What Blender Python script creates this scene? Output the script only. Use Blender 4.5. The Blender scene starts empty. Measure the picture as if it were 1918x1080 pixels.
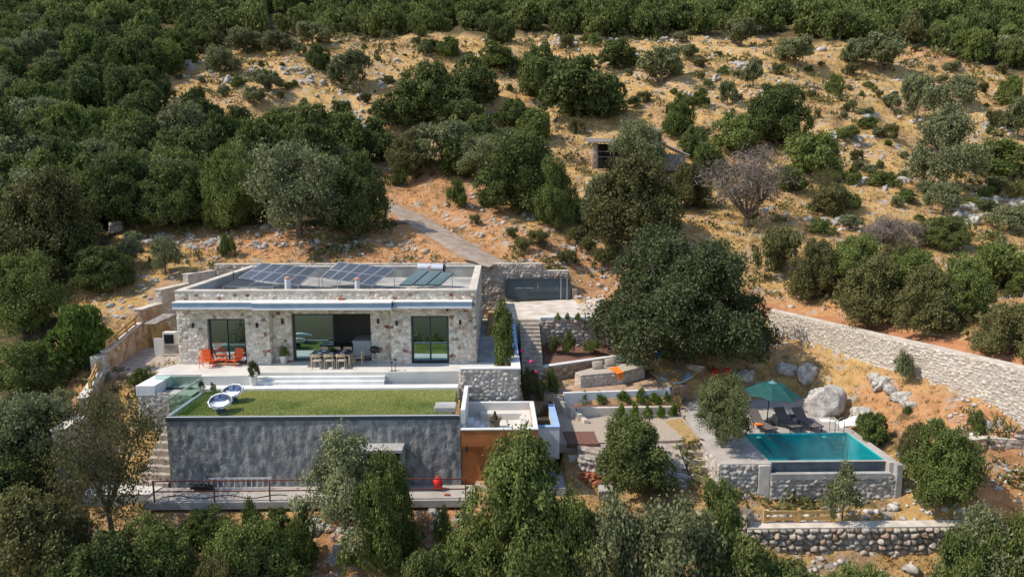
import bpy, math, random
import numpy as np
from math import radians as RAD, sin, cos, pi
S = bpy.context.scene
COL = S.collection
# ------------------------------------------------------------------ camera
F = 1300.0; HC = 10.0; TH = math.atan(195/F); YAW = RAD(1.2)
cd = bpy.data.cameras.new('camera'); cam = bpy.data.objects.new('camera', cd); COL.objects.link(cam)
cd.sensor_width = 36; cd.lens = 36*F/1918; cd.clip_start = .5; cd.clip_end = 2000
cam.location = (0, 0, HC); cam.rotation_euler = (pi/2-TH, 0, -YAW)
S.camera = cam
# ------------------------------------------------------------------ world, sun, exposure
SUN_EL, SUN_AZ = RAD(50), RAD(261)          # sun stands to the left, slightly in front of the house
w = bpy.data.worlds.new('World'); S.world = w; w.use_nodes = True
nt = w.node_tree; sky = nt.nodes.new('ShaderNodeTexSky'); sky.sky_type = 'NISHITA'
sky.sun_disc = False; sky.sun_elevation = SUN_EL; sky.sun_rotation = SUN_AZ; sky.air_density = 1.1; sky.dust_density = .6
nt.links.new(sky.outputs[0], nt.nodes['Background'].inputs[0]); nt.nodes['Background'].inputs[1].default_value = .15
sl = bpy.data.lights.new('sun', 'SUN'); sl.energy = 3.7; sl.angle = RAD(.55); sl.color = (1, .91, .78)
so = bpy.data.objects.new('sun', sl); COL.objects.link(so)
from mathutils import Vector
tosun = Vector((sin(SUN_AZ)*cos(SUN_EL), cos(SUN_AZ)*cos(SUN_EL), sin(SUN_EL)))
so.rotation_euler = (-tosun).to_track_quat('-Z', 'Y').to_euler()
S.view_settings.view_transform = 'Standard'; S.view_settings.look = 'None'
S.view_settings.exposure = .47; S.view_settings.gamma = 1
S.render.engine = 'CYCLES'
S.cycles.max_bounces = 6; S.cycles.transparent_max_bounces = 8
# ------------------------------------------------------------------ photo survey helpers: a pixel and one known coordinate give the place's metres
def ray(px, py):
    u = (px-959)/F; v = (540-py)/F
    y = cos(TH)+v*sin(TH); z = -sin(TH)+v*cos(TH)
    return (u*cos(YAW)+y*sin(YAW), -u*sin(YAW)+y*cos(YAW), z)
def P(px, py, z):
    d = ray(px, py); t = (z-HC)/d[2]; return (d[0]*t, d[1]*t, z)
def PY(px, py, Y):
    d = ray(px, py); t = Y/d[1]; return (d[0]*t, Y, HC+d[2]*t)
def proj(X, Y, Z):
    x = X*cos(YAW)-Y*sin(YAW); yy = X*sin(YAW)+Y*cos(YAW); z = Z-HC
    dep = yy*cos(TH)-z*sin(TH); up = yy*sin(TH)+z*cos(TH)
    return 959+F*x/dep, 540-F*up/dep, dep
def inpoly(x, y, poly):
    x = np.asarray(x, float); y = np.asarray(y, float); r = np.zeros(x.shape, bool); n = len(poly); j = n-1
    for i in range(n):
        xi, yi = poly[i][:2]; xj, yj = poly[j][:2]
        c = ((yi > y) != (yj > y)) & (x < (xj-xi)*(y-yi)/((yj-yi) if yj != yi else 1e-9)+xi); r ^= c; j = i
    return r
# ------------------------------------------------------------------ noise
def _h(ix, iy, s):
    n = (ix.astype(np.int64)*374761393+iy.astype(np.int64)*668265263+s*974711) & 0x7fffffff
    n = ((n ^ (n >> 13))*1274126177) & 0x7fffffff
    return ((n ^ (n >> 16)) & 0xffffff)/float(0xffffff)
def vn(x, y, s=0):
    x = np.asarray(x, float); y = np.asarray(y, float)
    ix = np.floor(x); iy = np.floor(y); fx = x-ix; fy = y-iy; fx = fx*fx*(3-2*fx); fy = fy*fy*(3-2*fy)
    a = _h(ix, iy, s); b = _h(ix+1, iy, s); c = _h(ix, iy+1, s); d = _h(ix+1, iy+1, s)
    return (a*(1-fx)+b*fx)*(1-fy)+(c*(1-fx)+d*fx)*fy
def fbm(x, y, s=0, o=4):
    r = 0; a = .5
    for k in range(o): r = r+a*vn(x*2**k, y*2**k, s+k); a *= .5
    return r
# ------------------------------------------------------------------ materials
def mat(name, base, rough=.8, metal=0, noise=None, scale=3, bump=0, bscale=20, spec=.3, coord='Object', detail=4, stretch=None, attr=None, amount=1):
    m = bpy.data.materials.new(name); m.use_nodes = True; t = m.node_tree; N = t.nodes; L = t.links
    b = N['Principled BSDF']; b.inputs['Base Color'].default_value = (*base, 1)
    b.inputs['Roughness'].default_value = rough; b.inputs['Metallic'].default_value = metal; b.inputs['Specular IOR Level'].default_value = spec
    tc = N.new('ShaderNodeTexCoord'); src = tc.outputs[coord]
    if stretch:
        mp = N.new('ShaderNodeMapping'); mp.inputs['Scale'].default_value = stretch; L.new(src, mp.inputs[0]); src = mp.outputs[0]
    col = None
    if attr:
        at = N.new('ShaderNodeAttribute'); at.attribute_name = attr; col = at.outputs['Color']
    if noise:
        nn = N.new('ShaderNodeTexNoise'); nn.inputs['Scale'].default_value = scale; nn.inputs['Detail'].default_value = detail; L.new(src, nn.inputs[0])
        r = N.new('ShaderNodeValToRGB'); r.color_ramp.elements[0].position = .38; r.color_ramp.elements[1].position = .62
        L.new(nn.outputs[0], r.inputs[0])
        mx = N.new('ShaderNodeMix'); mx.data_type = 'RGBA'
        if attr:
            mx.blend_type = 'MULTIPLY'; mx.inputs[0].default_value = 1
            r.color_ramp.elements[0].color = (*noise, 1); r.color_ramp.elements[1].color = (1, 1, 1, 1)
            L.new(col, mx.inputs[6]); L.new(r.outputs[0], mx.inputs[7])
        else:
            mul = N.new('ShaderNodeMath'); mul.operation = 'MULTIPLY'; mul.inputs[1].default_value = amount; L.new(r.outputs[0], mul.inputs[0])
            L.new(mul.outputs[0], mx.inputs[0]); mx.inputs[6].default_value = (*base, 1); mx.inputs[7].default_value = (*noise, 1)
        col = mx.outputs[2]
    if col: L.new(col, b.inputs['Base Color'])
    if bump:
        bn = N.new('ShaderNodeTexNoise'); bn.inputs['Scale'].default_value = bscale; bn.inputs['Detail'].default_value = 6; L.new(src, bn.inputs[0])
        bp = N.new('ShaderNodeBump'); bp.inputs['Strength'].default_value = bump; bp.inputs['Distance'].default_value = .05
        L.new(bn.outputs[0], bp.inputs['Height']); L.new(bp.outputs[0], b.inputs['Normal'])
    return m
def leafmat(name, a, b_, trans=.25, rough=.75, vw=.35):
    m = bpy.data.materials.new(name); m.use_nodes = True; t = m.node_tree; N = t.nodes; L = t.links
    b = N['Principled BSDF']; b.inputs['Roughness'].default_value = rough; b.inputs['Specular IOR Level'].default_value = .12
    g = N.new('ShaderNodeNewGeometry'); oi = N.new('ShaderNodeObjectInfo')
    at = N.new('ShaderNodeAttribute'); at.attribute_name = 'vary'
    ad = N.new('ShaderNodeMath'); ad.operation = 'ADD'; L.new(oi.outputs['Random'], ad.inputs[0]); L.new(at.outputs['Fac'], ad.inputs[1])
    ad2 = N.new('ShaderNodeMath'); ad2.operation = 'MULTIPLY_ADD'; ad2.inputs[1].default_value = .45; L.new(g.outputs['Random Per Island'], ad2.inputs[0]); 
    s = N.new('ShaderNodeMath'); s.operation = 'MULTIPLY'; s.inputs[1].default_value = vw; L.new(ad.outputs[0], s.inputs[0]); L.new(s.outputs[0], ad2.inputs[2])
    mx = N.new('ShaderNodeMix'); mx.data_type = 'RGBA'; mx.inputs[6].default_value = (*a, 1); mx.inputs[7].default_value = (*b_, 1); L.new(ad2.outputs[0], mx.inputs[0])
    L.new(mx.outputs[2], b.inputs['Base Color'])
    tr = N.new('ShaderNodeBsdfTranslucent'); L.new(mx.outputs[2], tr.inputs[0])
    ms = N.new('ShaderNodeMixShader'); ms.inputs[0].default_value = trans
    L.new(b.outputs[0], ms.inputs[1]); L.new(tr.outputs[0], ms.inputs[2]); L.new(ms.outputs[0], N['Material Output'].inputs[0])
    return m
M = {}
M['oak'] = leafmat('oak_leaves', (.044, .064, .02), (.21, .24, .075))
M['oakdark'] = leafmat('great_oak_leaves', (.03, .043, .019), (.135, .155, .065))
M['olive'] = leafmat('olive_leaves', (.075, .09, .038), (.33, .345, .17))
M['bright'] = leafmat('bright_leaves', (.045, .08, .015), (.16, .22, .05), .3)
M['green'] = leafmat('green_leaves', (.058, .082, .022), (.26, .3, .085))
M['drab'] = leafmat('drab_leaves', (.06, .063, .024), (.25, .235, .09))
M['paleolive'] = leafmat('pale_olive_leaves', (.08, .1, .035), (.28, .29, .13), .3)
M['twig'] = leafmat('dry_twigs', (.13, .105, .09), (.3, .25, .21), .0, .9)
M['lav'] = leafmat('fresh_leaves', (.06, .11, .015), (.17, .26, .04), .3)
M['drygrass'] = leafmat('dry_grass_blades', (.3, .18, .07), (.62, .43, .19), .2, .8)
M['lawnblade'] = leafmat('lawn_blades', (.1, .2, .035), (.46, .47, .17), .3, .8, .6)
M['flower'] = mat('pink_petals', (.75, .03, .15), .6)
M['flower_red'] = mat('red_petals', (.8, .08, .03), .6)
M['bark'] = mat('bark', (.09, .07, .055), .95, noise=(.17, .14, .11), scale=8, bump=.6, bscale=25)
M['stone'] = mat('laid_stone', (.5, .45, .4), .9, attr='Col', noise=(.72, .7, .68), scale=9, bump=.5, bscale=30, detail=6)
M['rock'] = mat('limestone', (.54, .51, .46), .92, noise=(.3, .27, .24), scale=2.6, bump=1, bscale=9, detail=10)
M['rockred'] = mat('rust_limestone', (.42, .25, .15), .92, noise=(.4, .34, .28), scale=1.5, bump=.9, bscale=6, detail=8)
M['white'] = mat('white_plaster', (.68, .67, .65), .75, noise=(.52, .52, .51), scale=1.3, bump=.12, bscale=30, amount=.6)
M['terrace'] = mat('terrace_cement', (.6, .575, .53), .7, noise=(.5, .47, .43), scale=.9, bump=.08, bscale=25, amount=.8)
M['cream'] = mat('cream_capping', (.6, .54, .46), .85, noise=(.42, .37, .31), scale=2, bump=.2, bscale=25, amount=.8)
M['deck'] = mat('pool_paving', (.42, .38, .34), .7, noise=(.33, .3, .27), scale=1.5, bump=.08, bscale=30, amount=.8)
M['render_wall'] = mat('rough_grey_render', (.31, .305, .29), .95, noise=(.15, .15, .15), scale=3, bump=1.0, bscale=15, detail=9, stretch=(1, 1, .5))
M['roof'] = mat('roof_screed', (.4, .385, .35), .85, noise=(.24, .235, .22), scale=.7, detail=8, bump=.1)
M['canopy'] = mat('canopy_plaster', (.66, .65, .62), .75, noise=(.55, .54, .52), scale=2)
M['fascia'] = mat('blue_grey_fascia', (.27, .37, .47), .6, noise=(.23, .32, .42), scale=2)
M['paleblue'] = mat('pale_blue', (.3, .43, .62), .7, noise=(.26, .38, .56), scale=2)  # even pale blue for the rear wall top and the planter coping
M['orange_wall'] = mat('terracotta_render', (.44, .15, .045), .9, noise=(.33, .11, .035), scale=1.5, bump=.35, bscale=18, detail=8)
M['anth'] = mat('anthracite_frame', (.035, .05, .058), .45, spec=.5)
M['gate'] = mat('gate_grey', (.075, .098, .11), .55, noise=(.065, .085, .095), scale=1.5)
M['dark'] = mat('dark_interior', (.03, .025, .02), .9)
M['room'] = mat('room_wall', (.34, .3, .26), .9)
M['solar'] = mat('solar_cells', (.05, .058, .075), .32, noise=(.06, .068, .085), scale=3, spec=.6)
M['alu'] = mat('aluminium', (.55, .56, .57), .4, .7)
M['alu_white'] = mat('pale_metal', (.6, .6, .6), .5, .2)
M['tank'] = mat('tank_steel', (.6, .61, .63), .3, .6)
M['collector'] = mat('collector_glass', (.09, .135, .14), .2, noise=(.11, .155, .155), scale=2, spec=.7)
M['blackplastic'] = mat('black_plastic', (.012, .012, .014), .5)
M['red'] = mat('red_plastic', (.75, .03, .02), .45)
M['redpaint'] = mat('red_brown_paint', (.13, .035, .03), .6, noise=(.2, .07, .05), scale=8)
M['orangechair'] = mat('orange_lacquer', (.8, .13, .03), .45)
M['wood'] = mat('pale_wood', (.52, .4, .27), .6, noise=(.42, .31, .2), scale=3, stretch=(1, 1, 8))
M['fencewood'] = mat('yellow_pine', (.52, .33, .13), .7, noise=(.42, .25, .09), scale=4)
M['oldwood'] = mat('weathered_wood', (.14, .11, .09), .9, noise=(.22, .18, .15), scale=5)
M['tabletop'] = mat('dark_tabletop', (.06, .065, .08), .5)
M['cushion_white'] = mat('pale_cushion', (.72, .73, .76), .9, noise=(.6, .62, .66), scale=8, bump=.2)
M['cushion_blue'] = mat('blue_cushion', (.07, .11, .23), .9, noise=(.12, .17, .32), scale=14)
M['wicker'] = mat('grey_wicker', (.07, .095, .095), .8, noise=(.03, .045, .045), scale=30)
M['linen'] = mat('beige_linen', (.45, .4, .33), .9, noise=(.37, .33, .27), scale=6, bump=.1)
M['linen_grey'] = mat('grey_green_linen', (.15, .18, .17), .9, noise=(.11, .13, .125), scale=6)
M['throw'] = mat('orange_throw', (.85, .28, .03), .9, noise=(.75, .12, .02), scale=9)
M['pot_white'] = mat('white_pot', (.62, .59, .53), .6)
M['pot_clay'] = mat('dark_clay_pot', (.16, .12, .09), .8, noise=(.1, .09, .05), scale=8)
M['soilpot'] = mat('potting_soil', (.05, .035, .025), .95)
M['umbrella'] = mat('green_canopy', (.01, .062, .056), .75, noise=(.013, .08, .072), scale=3)
M['umbtop'] = mat('canopy_cap', (.1, .25, .25), .75)
M['sling'] = mat('taupe_sling', (.15, .13, .12), .8, noise=(.12, .1, .095), scale=20)
M['charcoal'] = mat('charcoal_metal', (.03, .03, .032), .5, .3)
M['steel'] = mat('polished_steel', (.6, .6, .6), .18, 1)
M['towel'] = mat('white_towel', (.8, .79, .77), .95, bump=.3)
M['hammock'] = mat('blue_cloth', (.22, .34, .42), .9, noise=(.4, .5, .55), scale=9)
M['bluebucket'] = mat('blue_plastic', (.01, .1, .6), .5)
M['mulch'] = mat('brown_mulch', (.14, .065, .045), .98, noise=(.22, .12, .09), scale=18, bump=.8, bscale=30)
M['gravel'] = mat('pale_gravel', (.5, .42, .33), .97, noise=(.34, .27, .21), scale=14, bump=.8, bscale=40, detail=8)
M['concrete'] = mat('grey_concrete', (.4, .385, .36), .85, noise=(.28, .27, .25), scale=1.4, bump=.25, bscale=22, detail=8)
M['court'] = mat('white_gravel_concrete', (.6, .56, .5), .9, noise=(.46, .38, .3), scale=1.1, bump=.4, bscale=30, detail=8)
M['track'] = mat('track_concrete', (.36, .29, .235), .9, noise=(.27, .2, .15), scale=1.6, bump=.3, bscale=14, detail=9)
M['dirt'] = mat('red_dirt', (.42, .19, .09), .97, noise=(.33, .15, .075), scale=1.4, bump=.6, bscale=14, detail=9)
M['paleslab'] = mat('pale_stone_slab', (.42, .36, .3), .9, noise=(.27, .22, .18), scale=3, bump=.4, bscale=12, detail=8)
M['pooltile'] = mat('pool_tile', (.04, .44, .48), .5, noise=(.03, .35, .39), scale=1.6, detail=6)
M['darktile'] = mat('dark_channel_tile', (.09, .11, .125), .6, noise=(.06, .075, .09), scale=3, spec=.3)
M['plate'] = mat('white_china', (.75, .75, .74), .3)
M['brick'] = mat('red_brick', (.42, .14, .08), .9, noise=(.3, .1, .06), scale=7)
M['tin'] = mat('old_corrugated_tin', (.26, .24, .22), .7, noise=(.15, .12, .1), scale=3)
M['kettle'] = mat('black_enamel', (.012, .012, .014), .25, spec=.6)
M['redcap'] = mat('terracotta_cap', (.5, .24, .17), .8)
M['lemon'] = mat('pale_interior', (.6, .6, .58), .6)
def glass():
    m = bpy.data.materials.new('window_glass'); m.use_nodes = True; N = m.node_tree.nodes; L = m.node_tree.links
    N.remove(N['Principled BSDF'])
    t = N.new('ShaderNodeBsdfTransparent'); t.inputs[0].default_value = (.35, .45, .44, 1)
    g = N.new('ShaderNodeBsdfGlossy'); g.inputs[0].default_value = (.62, .84, .86, 1); g.inputs['Roughness'].default_value = .01
    x = N.new('ShaderNodeMixShader'); x.inputs[0].default_value = .62
    L.new(t.outputs[0], x.inputs[1]); L.new(g.outputs[0], x.inputs[2]); L.new(x.outputs[0], N['Material Output'].inputs[0]); return m
M['glass'] = glass()
def glass2():
    m = bpy.data.materials.new('clear_glass'); m.use_nodes = True; N = m.node_tree.nodes; L = m.node_tree.links
    N.remove(N['Principled BSDF'])
    t = N.new('ShaderNodeBsdfTransparent'); t.inputs[0].default_value = (.72, .86, .82, 1)
    g = N.new('ShaderNodeBsdfGlossy'); g.inputs[0].default_value = (.9, .95, .95, 1); g.inputs['Roughness'].default_value = .02
    x = N.new('ShaderNodeMixShader'); x.inputs[0].default_value = .16
    L.new(t.outputs[0], x.inputs[1]); L.new(g.outputs[0], x.inputs[2]); L.new(x.outputs[0], N['Material Output'].inputs[0]); return m
M['clear'] = glass2()
def water():
    m = bpy.data.materials.new('pool_water'); m.use_nodes = True; N = m.node_tree.nodes; L = m.node_tree.links
    N.remove(N['Principled BSDF'])
    t = N.new('ShaderNodeBsdfTransparent'); t.inputs[0].default_value = (.3, .88, .92, 1)
    g = N.new('ShaderNodeBsdfGlossy'); g.inputs['Roughness'].default_value = .02
    nz = N.new('ShaderNodeTexNoise'); nz.inputs['Scale'].default_value = 7; nz.inputs['Detail'].default_value = 6
    tc = N.new('ShaderNodeTexCoord'); L.new(tc.outputs['Object'], nz.inputs[0])
    bp = N.new('ShaderNodeBump'); bp.inputs['Strength'].default_value = .7; bp.inputs['Distance'].default_value = .05; L.new(nz.outputs[0], bp.inputs['Height']); L.new(bp.outputs[0], g.inputs['Normal'])
    fr = N.new('ShaderNodeFresnel'); fr.inputs[0].default_value = 1.33; L.new(bp.outputs[0], fr.inputs['Normal'])
    x = N.new('ShaderNodeMixShader'); L.new(fr.outputs[0], x.inputs[0])
    L.new(t.outputs[0], x.inputs[1]); L.new(g.outputs[0], x.inputs[2]); L.new(x.outputs[0], N['Material Output'].inputs[0]); return m
M['water'] = water()
# ------------------------------------------------------------------ object helpers
def origin(o):
    v = Vector((0, 0, 0))
    while o: v += o.location; o = o.parent
    return v
def tag(o, label=None, cat=None, group=None, kind=None):
    if label: o['label'] = label
    if cat: o['category'] = cat
    if group: o['group'] = group
    if kind: o['kind'] = kind
    return o
def thing(name, label, cat, loc=(0, 0, 0), rz=0, group=None):
    o = bpy.data.objects.new(name, None); COL.objects.link(o); o.location = loc; o.rotation_euler = (0, 0, rz); o.empty_display_size = .2
    return tag(o, label, cat, group)
def npmesh(name, V, Fa, m, smooth=False, attrs=None):
    """V (n,3) array, Fa (k,3|4) array"""
    V = np.asarray(V, np.float32); Fa = np.asarray(Fa, np.int32); k = Fa.shape[1]
    me = bpy.data.meshes.new(name); me.vertices.add(len(V)); me.vertices.foreach_set('co', V.ravel())
    me.loops.add(Fa.size); me.loops.foreach_set('vertex_index', Fa.ravel())
    me.polygons.add(len(Fa)); me.polygons.foreach_set('loop_start', np.arange(0, Fa.size, k, dtype=np.int32))
    me.polygons.foreach_set('loop_total', np.full(len(Fa), k, np.int32))
    if smooth: me.polygons.foreach_set('use_smooth', np.ones(len(Fa), bool))
    me.update(calc_edges=True); me.materials.append(m)
    for an, dat in (attrs or {}).items():
        if dat.ndim == 2:
            a = me.color_attributes.new(an, 'FLOAT_COLOR', 'POINT'); a.data.foreach_set('color', np.c_[dat, np.ones(len(dat))].astype(np.float32).ravel())
        else:
            a = me.attributes.new(an, 'FLOAT', 'POINT'); a.data.foreach_set('value', dat.astype(np.float32))
    return me
def link(name, me, parent=None, loc=None):
    o = bpy.data.objects.new(name, me); COL.objects.link(o)
    if parent: o.parent = parent
    if loc is not None: o.location = loc
    return o
class MB:
    def __init__(s): s.v = []; s.f = []
    def add(s, vs, fs):
        n = len(s.v); s.v += [tuple(v) for v in vs]; s.f += [tuple(i+n for i in f) for f in fs]; return s
    def box(s, x0, x1, y0, y1, z0, z1):
        return s.add([(x0, y0, z0), (x1, y0, z0), (x1, y1, z0), (x0, y1, z0), (x0, y0, z1), (x1, y0, z1), (x1, y1, z1), (x0, y1, z1)],
                     [(3, 2, 1, 0), (4, 5, 6, 7), (0, 1, 5, 4), (1, 2, 6, 5), (2, 3, 7, 6), (3, 0, 4, 7)])
    def bar(s, a, b, wd=.04, th=.04, up=(0, 0, 1)):
        a = Vector(a); b = Vector(b); d = (b-a).normalized(); u = Vector(up)
        if abs(d.dot(u)) > .98: u = Vector((1, 0, 0))
        r = d.cross(u).normalized()*wd/2; q = r.cross(d).normalized()*th/2
        vs = [a-r-q, a+r-q, a+r+q, a-r+q, b-r-q, b+r-q, b+r+q, b-r+q]
        return s.add(vs, [(0, 1, 2, 3), (7, 6, 5, 4), (1, 0, 4, 5), (2, 1, 5, 6), (3, 2, 6, 7), (0, 3, 7, 4)])
    def prism(s, pts, z0, z1):
        """pts (x,y[,z]) counter-clockwise; z1 None = use pts z as top"""
        n = len(pts)
        lo = [(p[0], p[1], z0 if not callable(z0) else z0(p)) for p in pts]; hi = [(p[0], p[1], p[2] if z1 is None else z1) for p in pts]
        a = sum(pts[i][0]*pts[(i+1) % n][1]-pts[(i+1) % n][0]*pts[i][1] for i in range(n))
        if a < 0: lo.reverse(); hi.reverse()
        return s.add(lo+hi, [tuple(range(n-1, -1, -1)), tuple(range(n, 2*n))]+[(i, (i+1) % n, n+(i+1) % n, n+i) for i in range(n)])
    def tube(s, pts, rad, n=8, cap=True):
        pts = [Vector(p) for p in pts]
        if not hasattr(rad, '__len__'): rad = [rad]*len(pts)
        base = len(s.v); pu = None
        for i, p in enumerate(pts):
            d = (pts[min(i+1, len(pts)-1)]-pts[max(i-1, 0)]).normalized()
            u = Vector((0, 0, 1)) if abs(d.z) < .9 else Vector((1, 0, 0))
            if pu is not None: u = pu
            r = d.cross(u)
            if r.length < 1e-4: r = d.cross(Vector((0, 1, 0)))
            r.normalize(); q = r.cross(d); pu = q
            for k in range(n):
                a = 2*pi*k/n; s.v.append(tuple(p+(r*cos(a)+q*sin(a))*rad[i]))
        for i in range(len(pts)-1):
            for k in range(n):
                a = base+i*n+k; b = base+i*n+(k+1) % n; s.f.append((a, b, b+n, a+n))
        if cap:
            s.f.append(tuple(base+k for k in range(n-1, -1, -1))); e = base+(len(pts)-1)*n; s.f.append(tuple(e+k for k in range(n)))
        return s
    def lathe(s, c, prof, n=16, sq=None):
        base = len(s.v)
        for r, z in prof:
            for k in range(n):
                a = 2*pi*k/n; s.v.append((c[0]+r*cos(a)*(sq[0] if sq else 1), c[1]+r*sin(a)*(sq[1] if sq else 1), c[2]+z))
        for i in range(len(prof)-1):
            for k in range(n):
                a = base+i*n+k; b = base+i*n+(k+1) % n; s.f.append((a, b, b+n, a+n))
        s.f.append(tuple(base+k for k in range(n-1, -1, -1))); e = base+(len(prof)-1)*n; s.f.append(tuple(e+k for k in range(n)))
        return s
    def sphere(s, c, r, n=10, m=6):
        pr = [(max(cos(-pi/2+pi*i/m), .02), sin(-pi/2+pi*i/m)) for i in range(m+1)]
        if not hasattr(r, '__len__'): r = (r, r, r)
        return s.lathe(c, [(a*1, b*r[2]) for a, b in pr], n, sq=(r[0], r[1]))
    def build(s, name, m, parent=None, world=True, bevel=0, smooth=False):
        me = bpy.data.meshes.new(name)
        o0 = origin(parent) if (parent and world) else Vector((0, 0, 0))
        if not parent and world and s.v:   # origin at base centre
            xs = [v[0] for v in s.v]; ys = [v[1] for v in s.v]; zs = [v[2] for v in s.v]
            o0 = Vector(((min(xs)+max(xs))/2, (min(ys)+max(ys))/2, min(zs)))
        me.from_pydata([(v[0]-o0.x, v[1]-o0.y, v[2]-o0.z) for v in s.v], [], s.f); me.materials.append(m)
        if smooth:
            for p in me.polygons: p.use_smooth = True
        o = link(name, me, parent)
        if not parent and world: o.location = o0
        if bevel:
            b = o.modifiers.new('bevel', 'BEVEL'); b.width = bevel; b.segments = 2; b.limit_method = 'ANGLE'
        return o
def copy_tree(o, loc=None, rz=None, label=None, scale=None):
    def rec(a, par):
        c = a.copy(); COL.objects.link(c)
        if par: c.parent = par
        for ch in kids.get(a, []): rec(ch, c)
        return c
    kids = {}
    def coll(a):
        kids[a] = list(a.children)
        for ch in kids[a]: coll(ch)
    coll(o); r = rec(o, None)
    if loc is not None: r.location = loc
    if rz is not None: r.rotation_euler = (0, 0, rz)
    if scale is not None: r.scale = scale
    if label: r['label'] = label
    return r
# laid-stone faces with real relief
PAL = {'house': ([(.72, .65, .55), (.66, .59, .5), (.78, .71, .61), (.54, .49, .43), (.62, .48, .38), (.5, .36, .26), (.28, .12, .08), (.36, .26, .2)], [.27, .21, .19, .12, .09, .06, .03, .03], (.66, .6, .52)),
       'rubble': ([(.48, .41, .35), (.54, .46, .39), (.41, .35, .3), (.46, .35, .28), (.37, .24, .18)], [.3, .25, .22, .15, .08], (.44, .37, .31)),
       'grey': ([(.5, .46, .41), (.56, .51, .45), (.42, .39, .36), (.5, .43, .37)], [.3, .3, .2, .2], (.43, .39, .34)),
       'pale': ([(.54, .49, .43), (.6, .54, .47), (.47, .42, .37), (.52, .45, .38)], [.3, .3, .2, .2], (.5, .43, .36)),
       'warm': ([(.46, .34, .24), (.4, .28, .19), (.5, .41, .33), (.34, .2, .13)], [.3, .3, .25, .15], (.44, .32, .22)),
       'dry': ([(.5, .43, .35), (.57, .5, .42), (.43, .36, .3), (.5, .39, .29), (.42, .28, .19)], [.3, .25, .2, .15, .1], (.2, .155, .115))}
class SB:
    def __init__(s): s.V = []; s.F = []; s.C = []; s.n = 0; s.k = 0
    def face(s, a, b, c, d, pal='house', cell=.3, relief=.04, res=.06, seed=1, asp=1.5, gap=.1, two=True):
        """a bottom-left, b bottom-right, c top-right, d top-left seen from outside"""
        a, b, c, d = [np.array(q, float) for q in (a, b, c, d)]
        W = max(np.linalg.norm(b-a), np.linalg.norm(c-d)); H = max(np.linalg.norm(d-a), np.linalg.norm(c-b))
        nu = max(2, int(W/res)+1); nv = max(2, int(H/res)+1)
        U, Vv = np.meshgrid(np.linspace(0, 1, nu), np.linspace(0, 1, nv)); U = U.ravel(); Vv = Vv.ravel()
        Pp = (a*((1-U)*(1-Vv))[:, None]+b*(U*(1-Vv))[:, None]+c*(U*Vv)[:, None]+d*((1-U)*Vv)[:, None])
        n = np.cross(b-a, d-a); n /= np.linalg.norm(n)
        x = U*W/(cell*asp)+seed*13.7; y = Vv*H/cell+seed*7.3
        x = x+.25*(fbm(x*1.7, y*1.7, seed)-.5); y = y+.25*(fbm(x*1.7+9, y*1.7, seed+3)-.5)
        ix = np.floor(x); iy = np.floor(y); f1 = np.full(x.shape, 9.); f2 = f1.copy(); r = np.zeros(x.shape); r2 = np.zeros(x.shape)
        for dx in (-1, 0, 1):
            for dy in (-1, 0, 1):
                cx = ix+dx; cy = iy+dy
                px = cx+.5+.8*(_h(cx, cy, seed)-.5)+.25*(np.mod(cy, 2)-.5); py = cy+.5+.55*(_h(cx, cy, seed+1)-.5)
                dd = np.hypot((x-px)*1.15, y-py); m = dd < f1; f2 = np.where(m, f1, np.minimum(f2, dd)); f1 = np.where(m, dd, f1)
                r = np.where(m, _h(cx, cy, seed+2), r); r2 = np.where(m, _h(cx, cy, seed+5), r2)
        e = np.clip((f2-f1)/gap/2, 0, 1); e = e*e*(3-2*e)
        cols, wts, mort = PAL[pal]; cw = np.cumsum(wts)/sum(wts); idx = np.searchsorted(cw, r).clip(0, len(cols)-1)
        cc = np.array(cols)[idx]*(.82+.36*r2)[:, None]; cc = cc*e[:, None]+np.array(mort)*(1-e)[:, None]
        h = e*(.55+.9*r2)*relief*(1-.5*f1)+(fbm(x*4, y*4, seed+8)-.5)*relief*.5
        edge = np.minimum.reduce([U*W, (1-U)*W, Vv*H, (1-Vv)*H]); h = h*np.clip(edge/.05, .25, 1)
        Pp = Pp+n*h[:, None]
        g = np.arange(nu*nv).reshape(nv, nu)
        f = np.c_[g[:-1, :-1].ravel(), g[:-1, 1:].ravel(), g[1:, 1:].ravel(), g[1:, :-1].ravel()]
        s.V.append(Pp); s.C.append(cc); s.F.append(f+s.n); s.n += len(Pp); return s
    def flat(s, pts, col=(.4, .36, .32)):
        pts = np.array(pts, float); s.V.append(pts); s.C.append(np.tile(col, (len(pts), 1))); s.F.append(np.array([[0, 1, 2, 3]])+s.n); s.n += len(pts); return s
    def wall(s, a, b, z0, z1, th=.4, pal='rubble', cell=.3, ends=True, back=True, z0b=None, z1b=None, **k):
        """upright wall running a->b (xy), its front to the right-hand side of a->b facing viewer when a is left; z0,z1 at a; z0b,z1b at b"""
        z0b = z0 if z0b is None else z0b; z1b = z1 if z1b is None else z1b
        a = np.array(a[:2], float); b = np.array(b[:2], float); d = (b-a)/np.linalg.norm(b-a); n = np.array([-d[1], d[0]])*th
        A = (*a, z0); B = (*b, z0b); C = (*b, z1b); D = (*a, z1); A2 = (*(a+n), z0); B2 = (*(b+n), z0b); C2 = (*(b+n), z1b); D2 = (*(a+n), z1)
        s.face(A, B, C, D, pal, cell, **k)
        if back: s.face(B2, A2, D2, C2, pal, cell, **k)
        if ends: s.face(A2, A, D, D2, pal, cell, **k); s.face(B, B2, C2, C, pal, cell, **k)
        s.flat([D, C, C2, D2], PAL[pal][2]); return s
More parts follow.
